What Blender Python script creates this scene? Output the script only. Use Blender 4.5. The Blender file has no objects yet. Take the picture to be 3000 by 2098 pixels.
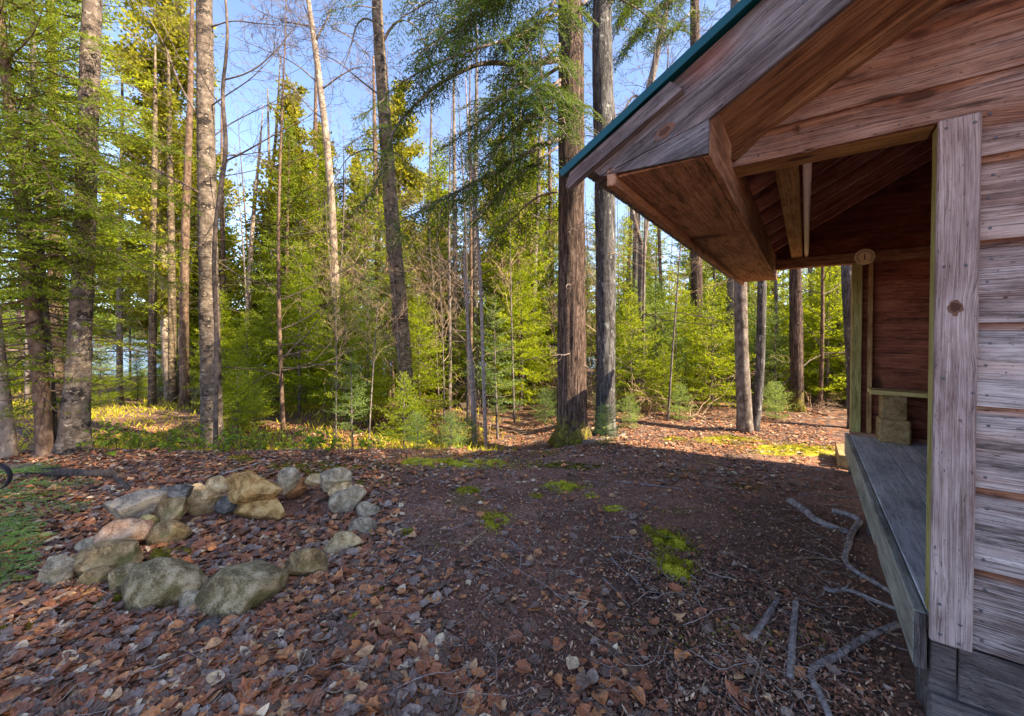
import bpy, math, random
import numpy as np
from mathutils import Vector, Matrix

scene = bpy.context.scene
COL = scene.collection
R_ = math.radians

# ------------------------------------------------------------------ camera, sky, sun, exposure
EYE = 1.6
cam_d = bpy.data.cameras.new('camera')
cam_d.sensor_width = 36.0
cam_d.lens = 36.0 * 1167.0 / 3000.0
cam_d.shift_y = -(1049 - 993.3) / 3000.0
cam_d.clip_start = 0.05
cam_d.clip_end = 3000
cam = bpy.data.objects.new('camera', cam_d)
COL.objects.link(cam)
cam.location = (0, 0, EYE)
cam.rotation_euler = (R_(90 - 0.9), 0, 0)
scene.camera = cam

SUN_EL, SUN_AZ = R_(41.0), R_(114.0)          # azimuth measured from +Y towards +X
world = bpy.data.worlds.new('World')
scene.world = world
world.use_nodes = True
wn = world.node_tree
sky = wn.nodes.new('ShaderNodeTexSky')
sky.sky_type = 'NISHITA'
sky.sun_disc = False
sky.sun_elevation = SUN_EL
sky.sun_rotation = SUN_AZ
sky.air_density = 1.0
sky.dust_density = 2.0
sky.ozone_density = 4.0
sky.altitude = 2000
bg = wn.nodes['Background']
bg.inputs['Strength'].default_value = 0.15
tint = wn.nodes.new('ShaderNodeMix')
tint.data_type = 'RGBA'
tint.blend_type = 'MULTIPLY'
tint.inputs[0].default_value = 1.0
tint.inputs[7].default_value = (1.0, 0.86, 0.80, 1)
wn.links.new(sky.outputs['Color'], tint.inputs[6])
wn.links.new(tint.outputs[2], bg.inputs['Color'])

sun_d = bpy.data.lights.new('sun', 'SUN')
sun_d.energy = 4.3
sun_d.angle = R_(0.5)
sun_d.color = (1.0, 0.86, 0.62)
sun = bpy.data.objects.new('sun', sun_d)
COL.objects.link(sun)
sd = Vector((math.sin(SUN_AZ) * math.cos(SUN_EL), math.cos(SUN_AZ) * math.cos(SUN_EL), math.sin(SUN_EL)))
sun.rotation_euler = sd.to_track_quat('Z', 'Y').to_euler()

vs = scene.view_settings
vs.view_transform = 'Standard'
vs.look = 'None'
vs.gamma = 1.0
vs.exposure = 2.05
vs.use_curve_mapping = False
scene.render.engine = 'CYCLES'
scene.cycles.max_bounces = 7
scene.cycles.diffuse_bounces = 4
scene.cycles.glossy_bounces = 2
scene.cycles.transmission_bounces = 4
scene.cycles.transparent_max_bounces = 4

# ------------------------------------------------------------------ photo pixels to rays (2296-wide view of the photograph)
F = 1167.0
PIT = R_(0.9)
PY = 975 + F * math.tan(PIT)
S = 3000.0 / 2296.0


def ray_src(X, Y):
    u = (X - 1500) / F
    v = (PY - Y) / F
    c, s = math.cos(PIT), math.sin(PIT)
    return np.array([u, c + v * s, -s + v * c])


def at(X, Y, d):                     # a point at forward distance d (X, Y in the 2296 view)
    r = ray_src(X * S, Y * S)
    return np.array([0, 0, EYE]) + r * (d / r[1])


# ------------------------------------------------------------------ value noise
_rs = np.random.RandomState(7)
_PERM = _rs.rand(32, 32, 32)


def vnoise(p):
    p = np.asarray(p, float)
    i = np.floor(p).astype(int)
    f = p - i
    f = f * f * (3 - 2 * f)
    i0 = i % 32
    i1 = (i + 1) % 32
    x0, y0, z0 = i0[..., 0], i0[..., 1], i0[..., 2]
    x1, y1, z1 = i1[..., 0], i1[..., 1], i1[..., 2]
    fx, fy, fz = f[..., 0], f[..., 1], f[..., 2]
    P = _PERM
    a = P[x0, y0, z0] * (1 - fx) + P[x1, y0, z0] * fx
    b = P[x0, y1, z0] * (1 - fx) + P[x1, y1, z0] * fx
    c = P[x0, y0, z1] * (1 - fx) + P[x1, y0, z1] * fx
    d = P[x0, y1, z1] * (1 - fx) + P[x1, y1, z1] * fx
    return (a * (1 - fy) + b * fy) * (1 - fz) + (c * (1 - fy) + d * fy) * fz - 0.5


def fbm(p, oct=3):
    p = np.asarray(p, float)
    r = 0
    a = 1.0
    for k in range(oct):
        r = r + a * vnoise(p * (2 ** k) + 3.7 * k)
        a *= 0.5
    return r


def sstep(a, b, x):
    t = np.clip((np.asarray(x, float) - a) / (b - a), 0, 1)
    return t * t * (3 - 2 * t)


def gz(x, y):                         # the ground
    x = np.asarray(x, float)
    y = np.asarray(y, float)
    left = 1 - sstep(-0.2, 1.4, x - 0.10 * (y - 5))
    z = -0.42 * sstep(5.15, 6.5, y + 0.12 * np.sin(x * 1.3)) * left
    lk = 1 - sstep(3, 16, x - 0.22 * y)
    z = z - (0.25 * sstep(9, 15, y) + 2.1 * sstep(20, 34, y)) * lk
    z = z - 3.0 * sstep(36, 50, y) * sstep(-40, -20, y) * lk
    z = z + 0.32 * np.exp(-((x + 2.6) / 2.2) ** 2 - ((y - 10.2) / 1.5) ** 2)
    z = z + 0.06 * np.exp(-((x + 3) / 3.0) ** 2 - ((y - 4.95) / 0.5) ** 2)
    n = fbm(np.stack([x * 0.55, y * 0.55, 0 * x + 1.5], -1), 3)
    n2 = fbm(np.stack([x * 2.6, y * 2.6, 0 * x + 9.5], -1), 3)
    z = z + n * 0.10 * sstep(4.5, 9, y) + n2 * 0.03
    ring = np.sqrt((x + 1.55) ** 2 + (y - 3.3) ** 2)
    z = z - 0.05 * (1 - sstep(0.3, 0.75, ring))
    # far shore of the lake
    yy = y + 0.05 * np.abs(x)
    z = z + sstep(262, 275, yy) * 6.0 + sstep(275, 340, yy) * (14 + 16 * vnoise(np.stack([x * 0.008, y * 0.004, 0 * x + 4.2], -1)))
    return z


def gp(X, Y):                          # where the ray through a pixel of the 2296 view meets the ground
    r = ray_src(X * S, Y * S)
    t = EYE / -r[2] if r[2] < 0 else 60
    for k in range(12):
        p = np.array([0, 0, EYE]) + r * t
        z = float(gz(p[0], p[1]))
        t2 = (z - EYE) / r[2]
        t = 0.5 * t + 0.5 * t2
    p = np.array([0, 0, EYE]) + r * t
    p[2] = float(gz(p[0], p[1]))
    return p


def gsrc(X, Y):
    return gp(X / S, Y / S)


# ------------------------------------------------------------------ mesh building
def nrm(v):
    v = np.asarray(v, float)
    return v / np.maximum(np.linalg.norm(v, axis=-1, keepdims=True), 1e-9)


class MB:
    """collects polygons; build() links them as one mesh object"""

    def __init__(self):
        self.v, self.f, self.m, self.g, self.r, self.w, self.n = [], [], [], [], [], [], 0
        self.seed = 0

    def add(self, v, f, mat=0, g=None, r=None, w=None):
        v = np.asarray(v, float).reshape(-1, 3)
        f = np.asarray(f, int)
        k = len(v)
        self.v.append(v)
        self.f.append(f + self.n)
        self.m.append(np.full(len(f), mat) if np.isscalar(mat) else np.asarray(mat))
        self.g.append(v if g is None else np.asarray(g, float).reshape(-1, 3))
        self.r.append(np.zeros(k) if r is None else np.broadcast_to(np.asarray(r, float), (k,)))
        self.w.append(np.zeros(k) if w is None else np.broadcast_to(np.asarray(w, float), (k,)))
        self.n += k
        return self

    def box(self, lo, hi, grain=0, bev=0.003, M=None, mat=0, rnd=None, w=None, warp=0.0):
        lo = np.array(lo, float)
        hi = np.array(hi, float)
        c = (lo + hi) / 2
        h = (hi - lo) / 2
        b = min(bev, h.min() * 0.45)
        vs_, idx = [], {}
        for ax in range(3):
            for sg in (-1, 1):
                for s1 in (-1, 1):
                    for s2 in (-1, 1):
                        o = [(ax + 1) % 3, (ax + 2) % 3]
                        p = np.zeros(3)
                        p[ax] = sg * h[ax]
                        p[o[0]] = s1 * (h[o[0]] - b)
                        p[o[1]] = s2 * (h[o[1]] - b)
                        sgn = [0, 0, 0]
                        sgn[ax], sgn[o[0]], sgn[o[1]] = sg, s1, s2
                        idx[(ax, tuple(sgn))] = len(vs_)
                        vs_.append(p + c)
        quads, tris = [], []
        for ax in range(3):
            o = [(ax + 1) % 3, (ax + 2) % 3]
            for sg in (-1, 1):
                q = []
                for s1, s2 in ((-1, -1), (1, -1), (1, 1), (-1, 1)):
                    t = [0, 0, 0]
                    t[ax], t[o[0]], t[o[1]] = sg, s1, s2
                    q.append(idx[(ax, tuple(t))])
                quads.append(q if sg > 0 else q[::-1])
        for ax in range(3):                      # edges along ax
            o = [(ax + 1) % 3, (ax + 2) % 3]
            for s1 in (-1, 1):
                for s2 in (-1, 1):
                    t0, t1 = [0, 0, 0], [0, 0, 0]
                    t0[ax], t1[ax] = -1, 1
                    t0[o[0]] = t1[o[0]] = s1
                    t0[o[1]] = t1[o[1]] = s2
                    q = [idx[(o[0], tuple(t0))], idx[(o[0], tuple(t1))], idx[(o[1], tuple(t1))], idx[(o[1], tuple(t0))]]
                    quads.append(q if s1 * s2 > 0 else q[::-1])
        for sx in (-1, 1):
            for sy in (-1, 1):
                for sz in (-1, 1):
                    t = (sx, sy, sz)
                    q = [idx[(0, t)], idx[(1, t)], idx[(2, t)]]
                    tris.append(q if sx * sy * sz > 0 else q[::-1])
        v = np.array(vs_)
        rng = np.random.RandomState(1000 + self.seed)
        self.seed += 1
        perm = [grain, (grain + 1) % 3, (grain + 2) % 3]
        g = v[:, perm] + rng.uniform(-30, 30, 3)
        if M is not None:
            M = np.array(M)
            v = v @ M[:3, :3].T + M[:3, 3]
        rr = rng.rand() if rnd is None else rnd
        n0 = self.n
        self.add(v, np.array(quads), mat, g, rr, w)
        self.f.append(np.array(tris) + n0)
        self.m.append(np.full(len(tris), mat))
        return self

    def tube(self, pts, rad, sides=6, cap=True, mat=0, rnd=0.0, amp=None, rngseed=0, grain=True):
        pts = np.asarray(pts, float)
        n = len(pts)
        rad = np.broadcast_to(np.asarray(rad, float), (n,))
        tan = nrm(np.gradient(pts, axis=0))
        up = np.array([0, 0, 1.0]) if abs(tan[0, 2]) < 0.8 else np.array([1.0, 0, 0])
        u = nrm(np.cross(tan, up))
        w = np.cross(tan, u)
        a = np.linspace(0, 2 * math.pi, sides, endpoint=False)
        ca, sa = np.cos(a), np.sin(a)
        rr = rad[:, None] * np.ones((1, sides))
        if amp is not None:
            rr = rr * amp(np.arange(n), a, pts)
        v = pts[:, None, :] + rr[..., None] * (ca[None, :, None] * u[:, None, :] + sa[None, :, None] * w[:, None, :])
        i = np.arange(n - 1)[:, None] * sides
        j = np.arange(sides)[None, :]
        j2 = (j + 1) % sides
        q = np.stack([i + j, i + j2, i + sides + j2, i + sides + j], -1).reshape(-1, 4)
        L = np.concatenate([[0], np.cumsum(np.linalg.norm(np.diff(pts, axis=0), axis=1))])
        off = np.random.RandomState(rngseed).uniform(-20, 20, 3)
        g = np.stack([np.repeat(L[:, None], sides, 1), rr * ca[None], rr * sa[None]], -1).reshape(-1, 3) + off
        n0 = self.n
        self.add(v.reshape(-1, 3), q, mat, g if grain else None, rnd)
        if cap:
            for base, rev in ((n0, True), (n0 + (n - 1) * sides, False)):
                f = list(range(base, base + sides))
                self.f.append(np.array([f[::-1] if rev else f]))
                self.m.append(np.array([mat]))
        return self

    def build(self, name, mats, parent=None, smooth=False, loc=None):
        me = bpy.data.meshes.new(name)
        V = np.concatenate(self.v) if self.v else np.zeros((0, 3))
        if loc is not None:
            V = V - np.asarray(loc)
        sizes = np.concatenate([np.full(len(f), f.shape[1]) for f in self.f])
        idx = np.concatenate([f.ravel() for f in self.f])
        me.vertices.add(len(V))
        me.vertices.foreach_set('co', V.astype(np.float32).ravel())
        me.loops.add(len(idx))
        me.loops.foreach_set('vertex_index', idx.astype(np.int32))
        me.polygons.add(len(sizes))
        st = np.concatenate([[0], np.cumsum(sizes)[:-1]]).astype(np.int32)
        me.polygons.foreach_set('loop_start', st)
        me.polygons.foreach_set('loop_total', sizes.astype(np.int32))
        me.polygons.foreach_set('material_index', np.concatenate(self.m).astype(np.int32))
        me.polygons.foreach_set('use_smooth', np.full(len(sizes), bool(smooth)))
        for nm, arr, ty, key in (('gco', self.g, 'FLOAT_VECTOR', 'vector'), ('rnd', self.r, 'FLOAT', 'value'), ('wea', self.w, 'FLOAT', 'value')):
            at_ = me.attributes.new(nm, ty, 'POINT')
            at_.data.foreach_set(key, np.concatenate(arr).astype(np.float32).ravel())
        me.update(calc_edges=True)
        me.validate(clean_customdata=False)
        for m in (mats if isinstance(mats, (list, tuple)) else [mats]):
            me.materials.append(m)
        o = bpy.data.objects.new(name, me)
        COL.objects.link(o)
        if name == 'twigs':
            o['kind'] = 'stuff'
        if parent is not None:
            o.parent = parent
        if loc is not None:
            o.location = loc
        return o


def tag(o, label=None, cat=None, group=None, kind=None):
    if label:
        o['label'] = label
    if cat:
        o['category'] = cat
    if group:
        o['group'] = group
    if kind:
        o['kind'] = kind
    return o


def thing(name, label, cat, loc=(0, 0, 0), rz=0.0, group=None):
    o = bpy.data.objects.new(name, None)
    COL.objects.link(o)
    o.location = loc
    o.rotation_euler = (0, 0, rz)
    o.empty_display_size = 0.2
    return tag(o, label, cat, group)


def dup(root, loc, rz, scale=1.0, label=None, group=None):
    r = root.copy()
    COL.objects.link(r)
    r.location = loc
    r.rotation_euler = (0, 0, rz)
    r.scale = (scale if not np.isscalar(scale) else (scale, scale, scale))
    if label:
        r['label'] = label
    if group:
        r['group'] = group
    for ch in list(root.children):
        c = ch.copy()
        COL.objects.link(c)
        c.parent = r
    return r


# ------------------------------------------------------------------ materials
class NT:
    def __init__(self, name):
        self.m = bpy.data.materials.new(name)
        self.m.use_nodes = True
        self.t = self.m.node_tree
        self.b = self.t.nodes['Principled BSDF']
        self.b.inputs['Specular IOR Level'].default_value = 0.3

    def n(self, ty, **kw):
        nd = self.t.nodes.new(ty)
        for k, v in kw.items():
            setattr(nd, k, v)
        return nd

    def l(self, a, b):
        self.t.links.new(a, b)

    def attr(self, nm):
        return self.n('ShaderNodeAttribute', attribute_name=nm)

    def scale(self, vec, s):
        nd = self.n('ShaderNodeMapping')
        nd.inputs['Scale'].default_value = s
        self.l(vec, nd.inputs['Vector'])
        return nd.outputs[0]

    def noise(self, vec, sc=1.0, det=4, rough=0.55, dist=0.0):
        nd = self.n('ShaderNodeTexNoise')
        nd.inputs['Scale'].default_value = sc
        nd.inputs['Detail'].default_value = det
        nd.inputs['Roughness'].default_value = rough
        nd.inputs['Distortion'].default_value = dist
        self.l(vec, nd.inputs['Vector'])
        return nd.outputs['Fac']

    def voro(self, vec, sc=1.0, feat='F1', out='Distance'):
        nd = self.n('ShaderNodeTexVoronoi', feature=feat)
        nd.inputs['Scale'].default_value = sc
        self.l(vec, nd.inputs['Vector'])
        return nd.outputs[out]

    def ramp(self, fac, stops, interp='LINEAR'):
        nd = self.n('ShaderNodeValToRGB')
        cr = nd.color_ramp
        cr.interpolation = interp
        while len(cr.elements) < len(stops):
            cr.elements.new(0.5)
        for e, (p, c) in zip(cr.elements, stops):
            e.position = p
            e.color = (c[0], c[1], c[2], 1) if not np.isscalar(c) else (c, c, c, 1)
        self.l(fac, nd.inputs[0])
        return nd.outputs[0]

    def mix(self, fac, a, b, bt='MIX'):
        nd = self.n('ShaderNodeMix', data_type='RGBA', blend_type=bt)
        for k, x in ((0, fac), (6, a), (7, b)):
            if hasattr(x, 'is_output'):
                self.l(x, nd.inputs[k])
            elif k == 0:
                nd.inputs[0].default_value = x
            else:
                nd.inputs[k].default_value = (x[0], x[1], x[2], 1)
        return nd.outputs[2]

    def math(self, op, a, b=0.0, clamp=False):
        nd = self.n('ShaderNodeMath', operation=op, use_clamp=clamp)
        for k, x in ((0, a), (1, b)):
            if hasattr(x, 'is_output'):
                self.l(x, nd.inputs[k])
            else:
                nd.inputs[k].default_value = x
        return nd.outputs[0]

    def bump(self, h, strength=0.4, dist=0.01):
        nd = self.n('ShaderNodeBump')
        nd.inputs['Strength'].default_value = strength
        nd.inputs['Distance'].default_value = dist
        self.l(h, nd.inputs['Height'])
        self.l(nd.outputs[0], self.b.inputs['Normal'])
        return nd

    def col(self, c):
        if hasattr(c, 'is_output'):
            self.l(c, self.b.inputs['Base Color'])
        else:
            self.b.inputs['Base Color'].default_value = (c[0], c[1], c[2], 1)

    def rough(self, r):
        if hasattr(r, 'is_output'):
            self.l(r, self.b.inputs['Roughness'])
        else:
            self.b.inputs['Roughness'].default_value = r


def wood(name, dark, mid, light, gdark=None, gmid=None, glight=None, knot=(0.09, 0.035, 0.02), stain=0.6, knots=True, red=None):
    """wood grain along gco.x; 'wea' mixes towards the weathered grey set"""
    N = NT(name)
    g = N.attr('gco').outputs['Vector']
    # knots bend the grain
    kv = N.scale(g, (1.5, 3.4, 0.4))
    kd = N.voro(kv, 1.0)
    kbend = N.ramp(kd, [(0.0, 1.0), (0.32, 0.0)])
    warp = N.noise(N.scale(g, (0.9, 3.0, 3.0)), 1.0, 2)
    comb = N.n('ShaderNodeCombineXYZ')
    N.l(N.math('MULTIPLY', N.math('ADD', N.math('MULTIPLY', warp, 0.05), N.math('MULTIPLY', kbend, 0.035)), 1.0), comb.inputs[1])
    add = N.n('ShaderNodeVectorMath', operation='ADD')
    N.l(g, add.inputs[0])
    N.l(comb.outputs[0], add.inputs[1])
    gv = add.outputs[0]
    streak = N.noise(N.scale(gv, (0.9, 80, 80)), 1.0, 6, 0.72)
    fine = N.noise(N.scale(gv, (4.0, 280, 280)), 1.0, 5, 0.78)
    crk = N.noise(N.scale(gv, (0.8, 62, 62)), 1.0, 3, 0.55, 0.3)
    ringn = N.noise(N.scale(gv, (0.8, 26, 26)), 1.0, 3, 0.5, 0.4)
    ring = N.ramp(ringn, [(0.42, 0.0), (0.50, 1.0), (0.58, 0.0)])
    patch = N.noise(N.scale(g, (2.6, 8, 8)), 1.0, 6, 0.68)
    f = N.math('ADD', N.math('MULTIPLY', streak, 0.45), N.math('MULTIPLY', patch, 0.65))
    f = N.math('ADD', f, N.math('MULTIPLY', N.math('SUBTRACT', fine, 0.5), 0.75))
    rnd = N.attr('rnd').outputs['Fac']
    f = N.math('ADD', f, N.math('MULTIPLY', N.math('SUBTRACT', rnd, 0.5), 0.10))
    c = N.ramp(f, [(0.40, dark), (0.55, mid), (0.70, light)])
    sc_ = N.noise(N.scale(g, (7, 55, 55)), 1.0, 3, 0.5)
    c = N.mix(N.ramp(sc_, [(0.60, 0.0), (0.72, 0.3)]), c, (light[0] * 1.25, light[1] * 1.3, light[2] * 1.35))
    if gmid is not None:
        cg = N.ramp(f, [(0.41, gdark), (0.54, gmid), (0.69, glight)])
        wv = N.attr('wea').outputs['Fac']
        wn_ = N.noise(N.scale(g, (1.3, 9, 9)), 1.0, 5, 0.6)
        wf = N.math('ADD', wv, N.math('MULTIPLY', N.math('SUBTRACT', wn_, 0.5), 1.9), True)
        c = N.mix(wf, c, cg)
    c = N.mix(N.math('MULTIPLY', ring, 0.16), c, dark)
    c = N.mix(N.ramp(crk, [(0.484, 0.0), (0.498, 0.85), (0.512, 0.0)]), c, (dark[0] * 0.3, dark[1] * 0.3, dark[2] * 0.3))
    spk = N.noise(N.scale(g, (30, 90, 90)), 1.0, 3, 0.6)
    c = N.mix(N.ramp(spk, [(0.64, 0.0), (0.70, 0.7)]), c, (dark[0] * 0.3, dark[1] * 0.3, dark[2] * 0.3))
    st = N.noise(N.scale(g, (2.6, 20, 20)), 1.0, 6, 0.68)
    stf = N.ramp(st, [(0.54, 0.0), (0.66, 1.0)])
    c = N.mix(N.math('MULTIPLY', stf, stain), c, (dark[0] * 0.35, dark[1] * 0.35, dark[2] * 0.42))
    if knots:
        kf = N.ramp(kd, [(0.065, 1.0), (0.10, 0.0)])
        kh = N.ramp(kd, [(0.08, 0.8), (0.24, 0.0)])
        c = N.mix(N.math('MULTIPLY', kh, 0.55), c, (knot[0] * 2.6, knot[1] * 2.2, knot[2] * 1.8))
        c = N.mix(kf, c, knot)
    N.col(c)
    N.rough(0.82)
    h = N.math('ADD', N.math('MULTIPLY', streak, 0.7), N.math('MULTIPLY', fine, 0.5))
    N.bump(h, 0.55, 0.004)
    return N.m


BRN = dict(dark=(0.07, 0.026, 0.016), mid=(0.225, 0.092, 0.048), light=(0.43, 0.215, 0.125))
GRY = dict(gdark=(0.09, 0.07, 0.064), gmid=(0.34, 0.285, 0.275), glight=(0.62, 0.555, 0.53))
M_siding = wood('siding_wood', **BRN, **GRY, stain=0.8)
M_brown = wood('brown_wood', (0.09, 0.042, 0.02), (0.28, 0.135, 0.062), (0.47, 0.265, 0.14), stain=0.6)
M_soffit = wood('soffit_wood', (0.12, 0.058, 0.034), (0.36, 0.18, 0.10), (0.56, 0.32, 0.19), stain=0.75)
M_trim = wood('trim_wood', (0.17, 0.11, 0.095), (0.36, 0.275, 0.255), (0.54, 0.44, 0.41), stain=0.3, knots=False)
M_barge = wood('barge_wood', (0.055, 0.032, 0.026), (0.165, 0.105, 0.088), (0.31, 0.215, 0.185), (0.05, 0.046, 0.048), (0.14, 0.13, 0.133), (0.28, 0.262, 0.265), stain=0.55, knot=(0.12, 0.035, 0.02))
M_deck = wood('deck_wood', (0.29, 0.28, 0.28), (0.54, 0.53, 0.54), (0.72, 0.71, 0.72), stain=0.35)
M_fascia = wood('treated_fascia_wood', (0.15, 0.14, 0.115), (0.33, 0.315, 0.27), (0.49, 0.475, 0.42), stain=0.25)
M_green = wood('treated_post_wood', (0.17, 0.14, 0.04), (0.38, 0.33, 0.11), (0.52, 0.47, 0.20), stain=0.3, knots=False)
M_inner = wood('interior_wood', (0.09, 0.026, 0.016), (0.27, 0.085, 0.05), (0.44, 0.17, 0.10), stain=0.7)
M_roofin = wood('interior_rafter_wood', (0.13, 0.032, 0.036), (0.31, 0.10, 0.095), (0.48, 0.19, 0.165), stain=0.4)
M_rafter = wood('rafter_wood', (0.22, 0.075, 0.06), (0.50, 0.23, 0.18), (0.68, 0.38, 0.30), stain=0.2)
M_beam = wood('beam_wood', (0.2, 0.10, 0.035), (0.42, 0.24, 0.095), (0.58, 0.38, 0.18), stain=0.3)
M_plank = wood('pale_plank_wood', (0.40, 0.30, 0.09), (0.66, 0.54, 0.22), (0.78, 0.68, 0.36), stain=0.2, knots=False)
M_block = wood('block_wood', (0.14, 0.085, 0.03), (0.34, 0.23, 0.10), (0.50, 0.36, 0.18), stain=0.6)
M_dark = wood('old_dark_wood', (0.035, 0.027, 0.026), (0.095, 0.075, 0.07), (0.20, 0.17, 0.16), stain=0.6, knots=False)


def simple(name, c, rough=0.6, metal=0.0, var=0.25, sc=40):
    N = NT(name)
    tc = N.n('ShaderNodeTexCoord').outputs['Object']
    n = N.noise(tc, sc, 4)
    N.col(N.mix(N.math('MULTIPLY', n, 1.0), (c[0] * (1 - var), c[1] * (1 - var), c[2] * (1 - var)), (c[0] * (1 + var), c[1] * (1 + var), c[2] * (1 + var))))
    N.rough(rough)
    N.b.inputs['Metallic'].default_value = metal
    return N.m


M_teal = simple('teal_painted_metal', (0.004, 0.065, 0.085), 0.4, 0.0, 0.2, 8)
M_metalgrey = simple('grey_roof_metal', (0.16, 0.15, 0.15), 0.5, 0.3, 0.25, 12)
M_nail = simple('nail_metal', (0.12, 0.12, 0.13), 0.45, 0.6, 0.3, 300)
M_pipe = simple('white_plastic', (0.82, 0.76, 0.68), 0.4, 0, 0.06, 10)
M_dial = simple('dial_face', (0.92, 0.80, 0.46), 0.5, 0, 0.06, 30)
M_ink = simple('dial_ink', (0.02, 0.015, 0.012), 0.6, 0, 0.1, 30)
M_iron = simple('dark_iron', (0.025, 0.026, 0.04), 0.45, 0.4, 0.15, 20)
M_basket = simple('woven_cane', (0.20, 0.12, 0.06), 0.7, 0, 0.4, 60)


M_kn = simple('knot_heart', (0.075, 0.032, 0.018), 0.8, 0, 0.5, 220)
M_kr = simple('knot_ring', (0.15, 0.075, 0.048), 0.8, 0, 0.5, 200)


def foliage(name, dark, mid, light, trans=0.38, var=0.5):
    N = NT(name)
    r = N.attr('rnd').outputs['Fac']
    oi = N.n('ShaderNodeObjectInfo').outputs['Random']
    f = N.math('ADD', N.math('MULTIPLY', r, 1 - 0.3), N.math('MULTIPLY', oi, 0.3))
    c = N.ramp(f, [(0.1, dark), (0.5, mid), (0.95, light)])
    N.col(c)
    N.rough(0.6)
    N.b.inputs['Specular IOR Level'].default_value = 0.08
    tr = N.n('ShaderNodeBsdfTranslucent')
    N.l(N.mix(0.5, c, (light[0] * 1.3, light[1] * 1.25, light[2] * 0.8)), tr.inputs['Color'])
    ms = N.n('ShaderNodeMixShader')
    ms.inputs[0].default_value = trans
    N.l(N.b.outputs[0], ms.inputs[1])
    N.l(tr.outputs[0], ms.inputs[2])
    N.l(ms.outputs[0], N.t.nodes['Material Output'].inputs['Surface'])
    return N.m


M_fir = foliage('fir_needles', (.07,.125,.010), (.275,.35,.016), (.55,.57,.028), 0.5)
M_firdark = foliage('dark_needles', (0.05, 0.09, 0.012), (0.15, 0.21, 0.018), (0.36, 0.39, 0.03))
M_cedar = foliage('cedar_leaves', (.08,.09,.010), (.26,.255,.02), (.47,.42,.04))
M_hem = foliage('hemlock_needles', (.02,.045,.012), (.06,.105,.017), (.17,.21,.028))
M_blue = foliage('pale_needles', (0.09, 0.15, 0.045), (0.22, 0.32, 0.08), (0.42, 0.5, 0.12))
M_seedling = foliage('seedling_needles', (0.06, 0.13, 0.03), (0.17, 0.32, 0.075), (0.34, 0.52, 0.13))
M_shrub = foliage('shrub_leaves', (0.07, 0.12, 0.014), (0.16, 0.25, 0.025), (0.3, 0.38, 0.035))
M_grass = foliage('grass_blades', (0.16, 0.17, 0.01), (0.42, 0.4, 0.02), (0.66, 0.56, 0.07))
M_moss = foliage('moss', (.10,.09,.008), (.36,.33,.022), (.70,.62,.07), 0.15)
M_mossdark = foliage('dull_moss', (.06,.05,.01), (.18,.15,.02), (.34,.28,.045), 0.1)


def bark(name, dark, mid, light, vs_=(9, 9, 1.4), lichen=None, lent=None, moss=None, bumpd=0.02, plates=0.0):
    N = NT(name)
    tc = N.n('ShaderNodeTexCoord').outputs['Object']
    fur = N.noise(N.scale(tc, vs_), 2.2, 6, 0.62, 0.25)
    patch = N.noise(tc, 2.4, 4)
    f = N.math('ADD', N.math('MULTIPLY', fur, 0.8), N.math('MULTIPLY', patch, 0.28))
    c = N.ramp(f, [(0.38, dark), (0.52, mid), (0.68, light)])
    h = fur
    if plates:
        pv = N.scale(tc, (vs_[0] * 2.2, vs_[1] * 2.2, vs_[2] * 2.4))
        pn = N.noise(pv, 1.0, 4, 0.6, 0.5)
        c = N.mix(N.ramp(pn, [(0.455, 0.0), (0.495, plates), (0.535, 0.0)]), c, (dark[0] * 0.35, dark[1] * 0.35, dark[2] * 0.35))
        fl = N.noise(N.scale(tc, (40, 40, 12)), 1.0, 4, 0.7)
        c = N.mix(N.ramp(fl, [(0.55, 0.0), (0.66, 0.55)]), c, light)
        h = N.math('ADD', fur, N.ramp(pn, [(0.455, 0.6), (0.495, 0.0), (0.535, 0.6)]))
    if lent:
        le = N.noise(N.scale(tc, (5, 5, 42)), 1.0, 5, 0.7)
        c = N.mix(N.ramp(le, [(0.50, 0.0), (0.60, 0.9)]), c, lent)
        bl = N.noise(N.scale(tc, (5, 5, 7)), 1.0, 5, 0.72)
        c = N.mix(N.ramp(bl, [(0.53, 0.0), (0.59, 0.95)]), c, (0.016, 0.012, 0.010))
        pl = N.noise(N.scale(tc, (9, 9, 14)), 1.0, 5, 0.7)
        c = N.mix(N.ramp(pl, [(0.58, 0.0), (0.64, 0.8)]), c, (light[0] * 1.5, light[1] * 1.5, light[2] * 1.5))
        h = N.math('ADD', fur, N.math('MULTIPLY', le, -0.8))
    if lichen:
        li = N.noise(N.scale(tc, (16, 16, 9)), 1.0, 4, 0.6)
        c = N.mix(N.ramp(li, [(0.60, 0.0), (0.68, 0.8)]), c, lichen)
    if moss:
        sx = N.n('ShaderNodeSeparateXYZ')
        N.l(tc, sx.inputs[0])
        mn = N.noise(tc, 9, 5)
        mf = N.math('ADD', N.math('MULTIPLY', sx.outputs[2], -1.0 / moss), N.math('ADD', N.math('MULTIPLY', mn, 2.2), -0.35))
        mc = N.ramp(N.noise(tc, 30, 3), [(0.3, (0.09, 0.09, 0.008)), (0.7, (0.40, 0.34, 0.02))])
        c = N.mix(N.math('MULTIPLY', mf, 1.0, True), c, mc)
    N.col(c)
    N.rough(0.9)
    N.bump(h, 0.8, bumpd)
    return N.m


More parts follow.
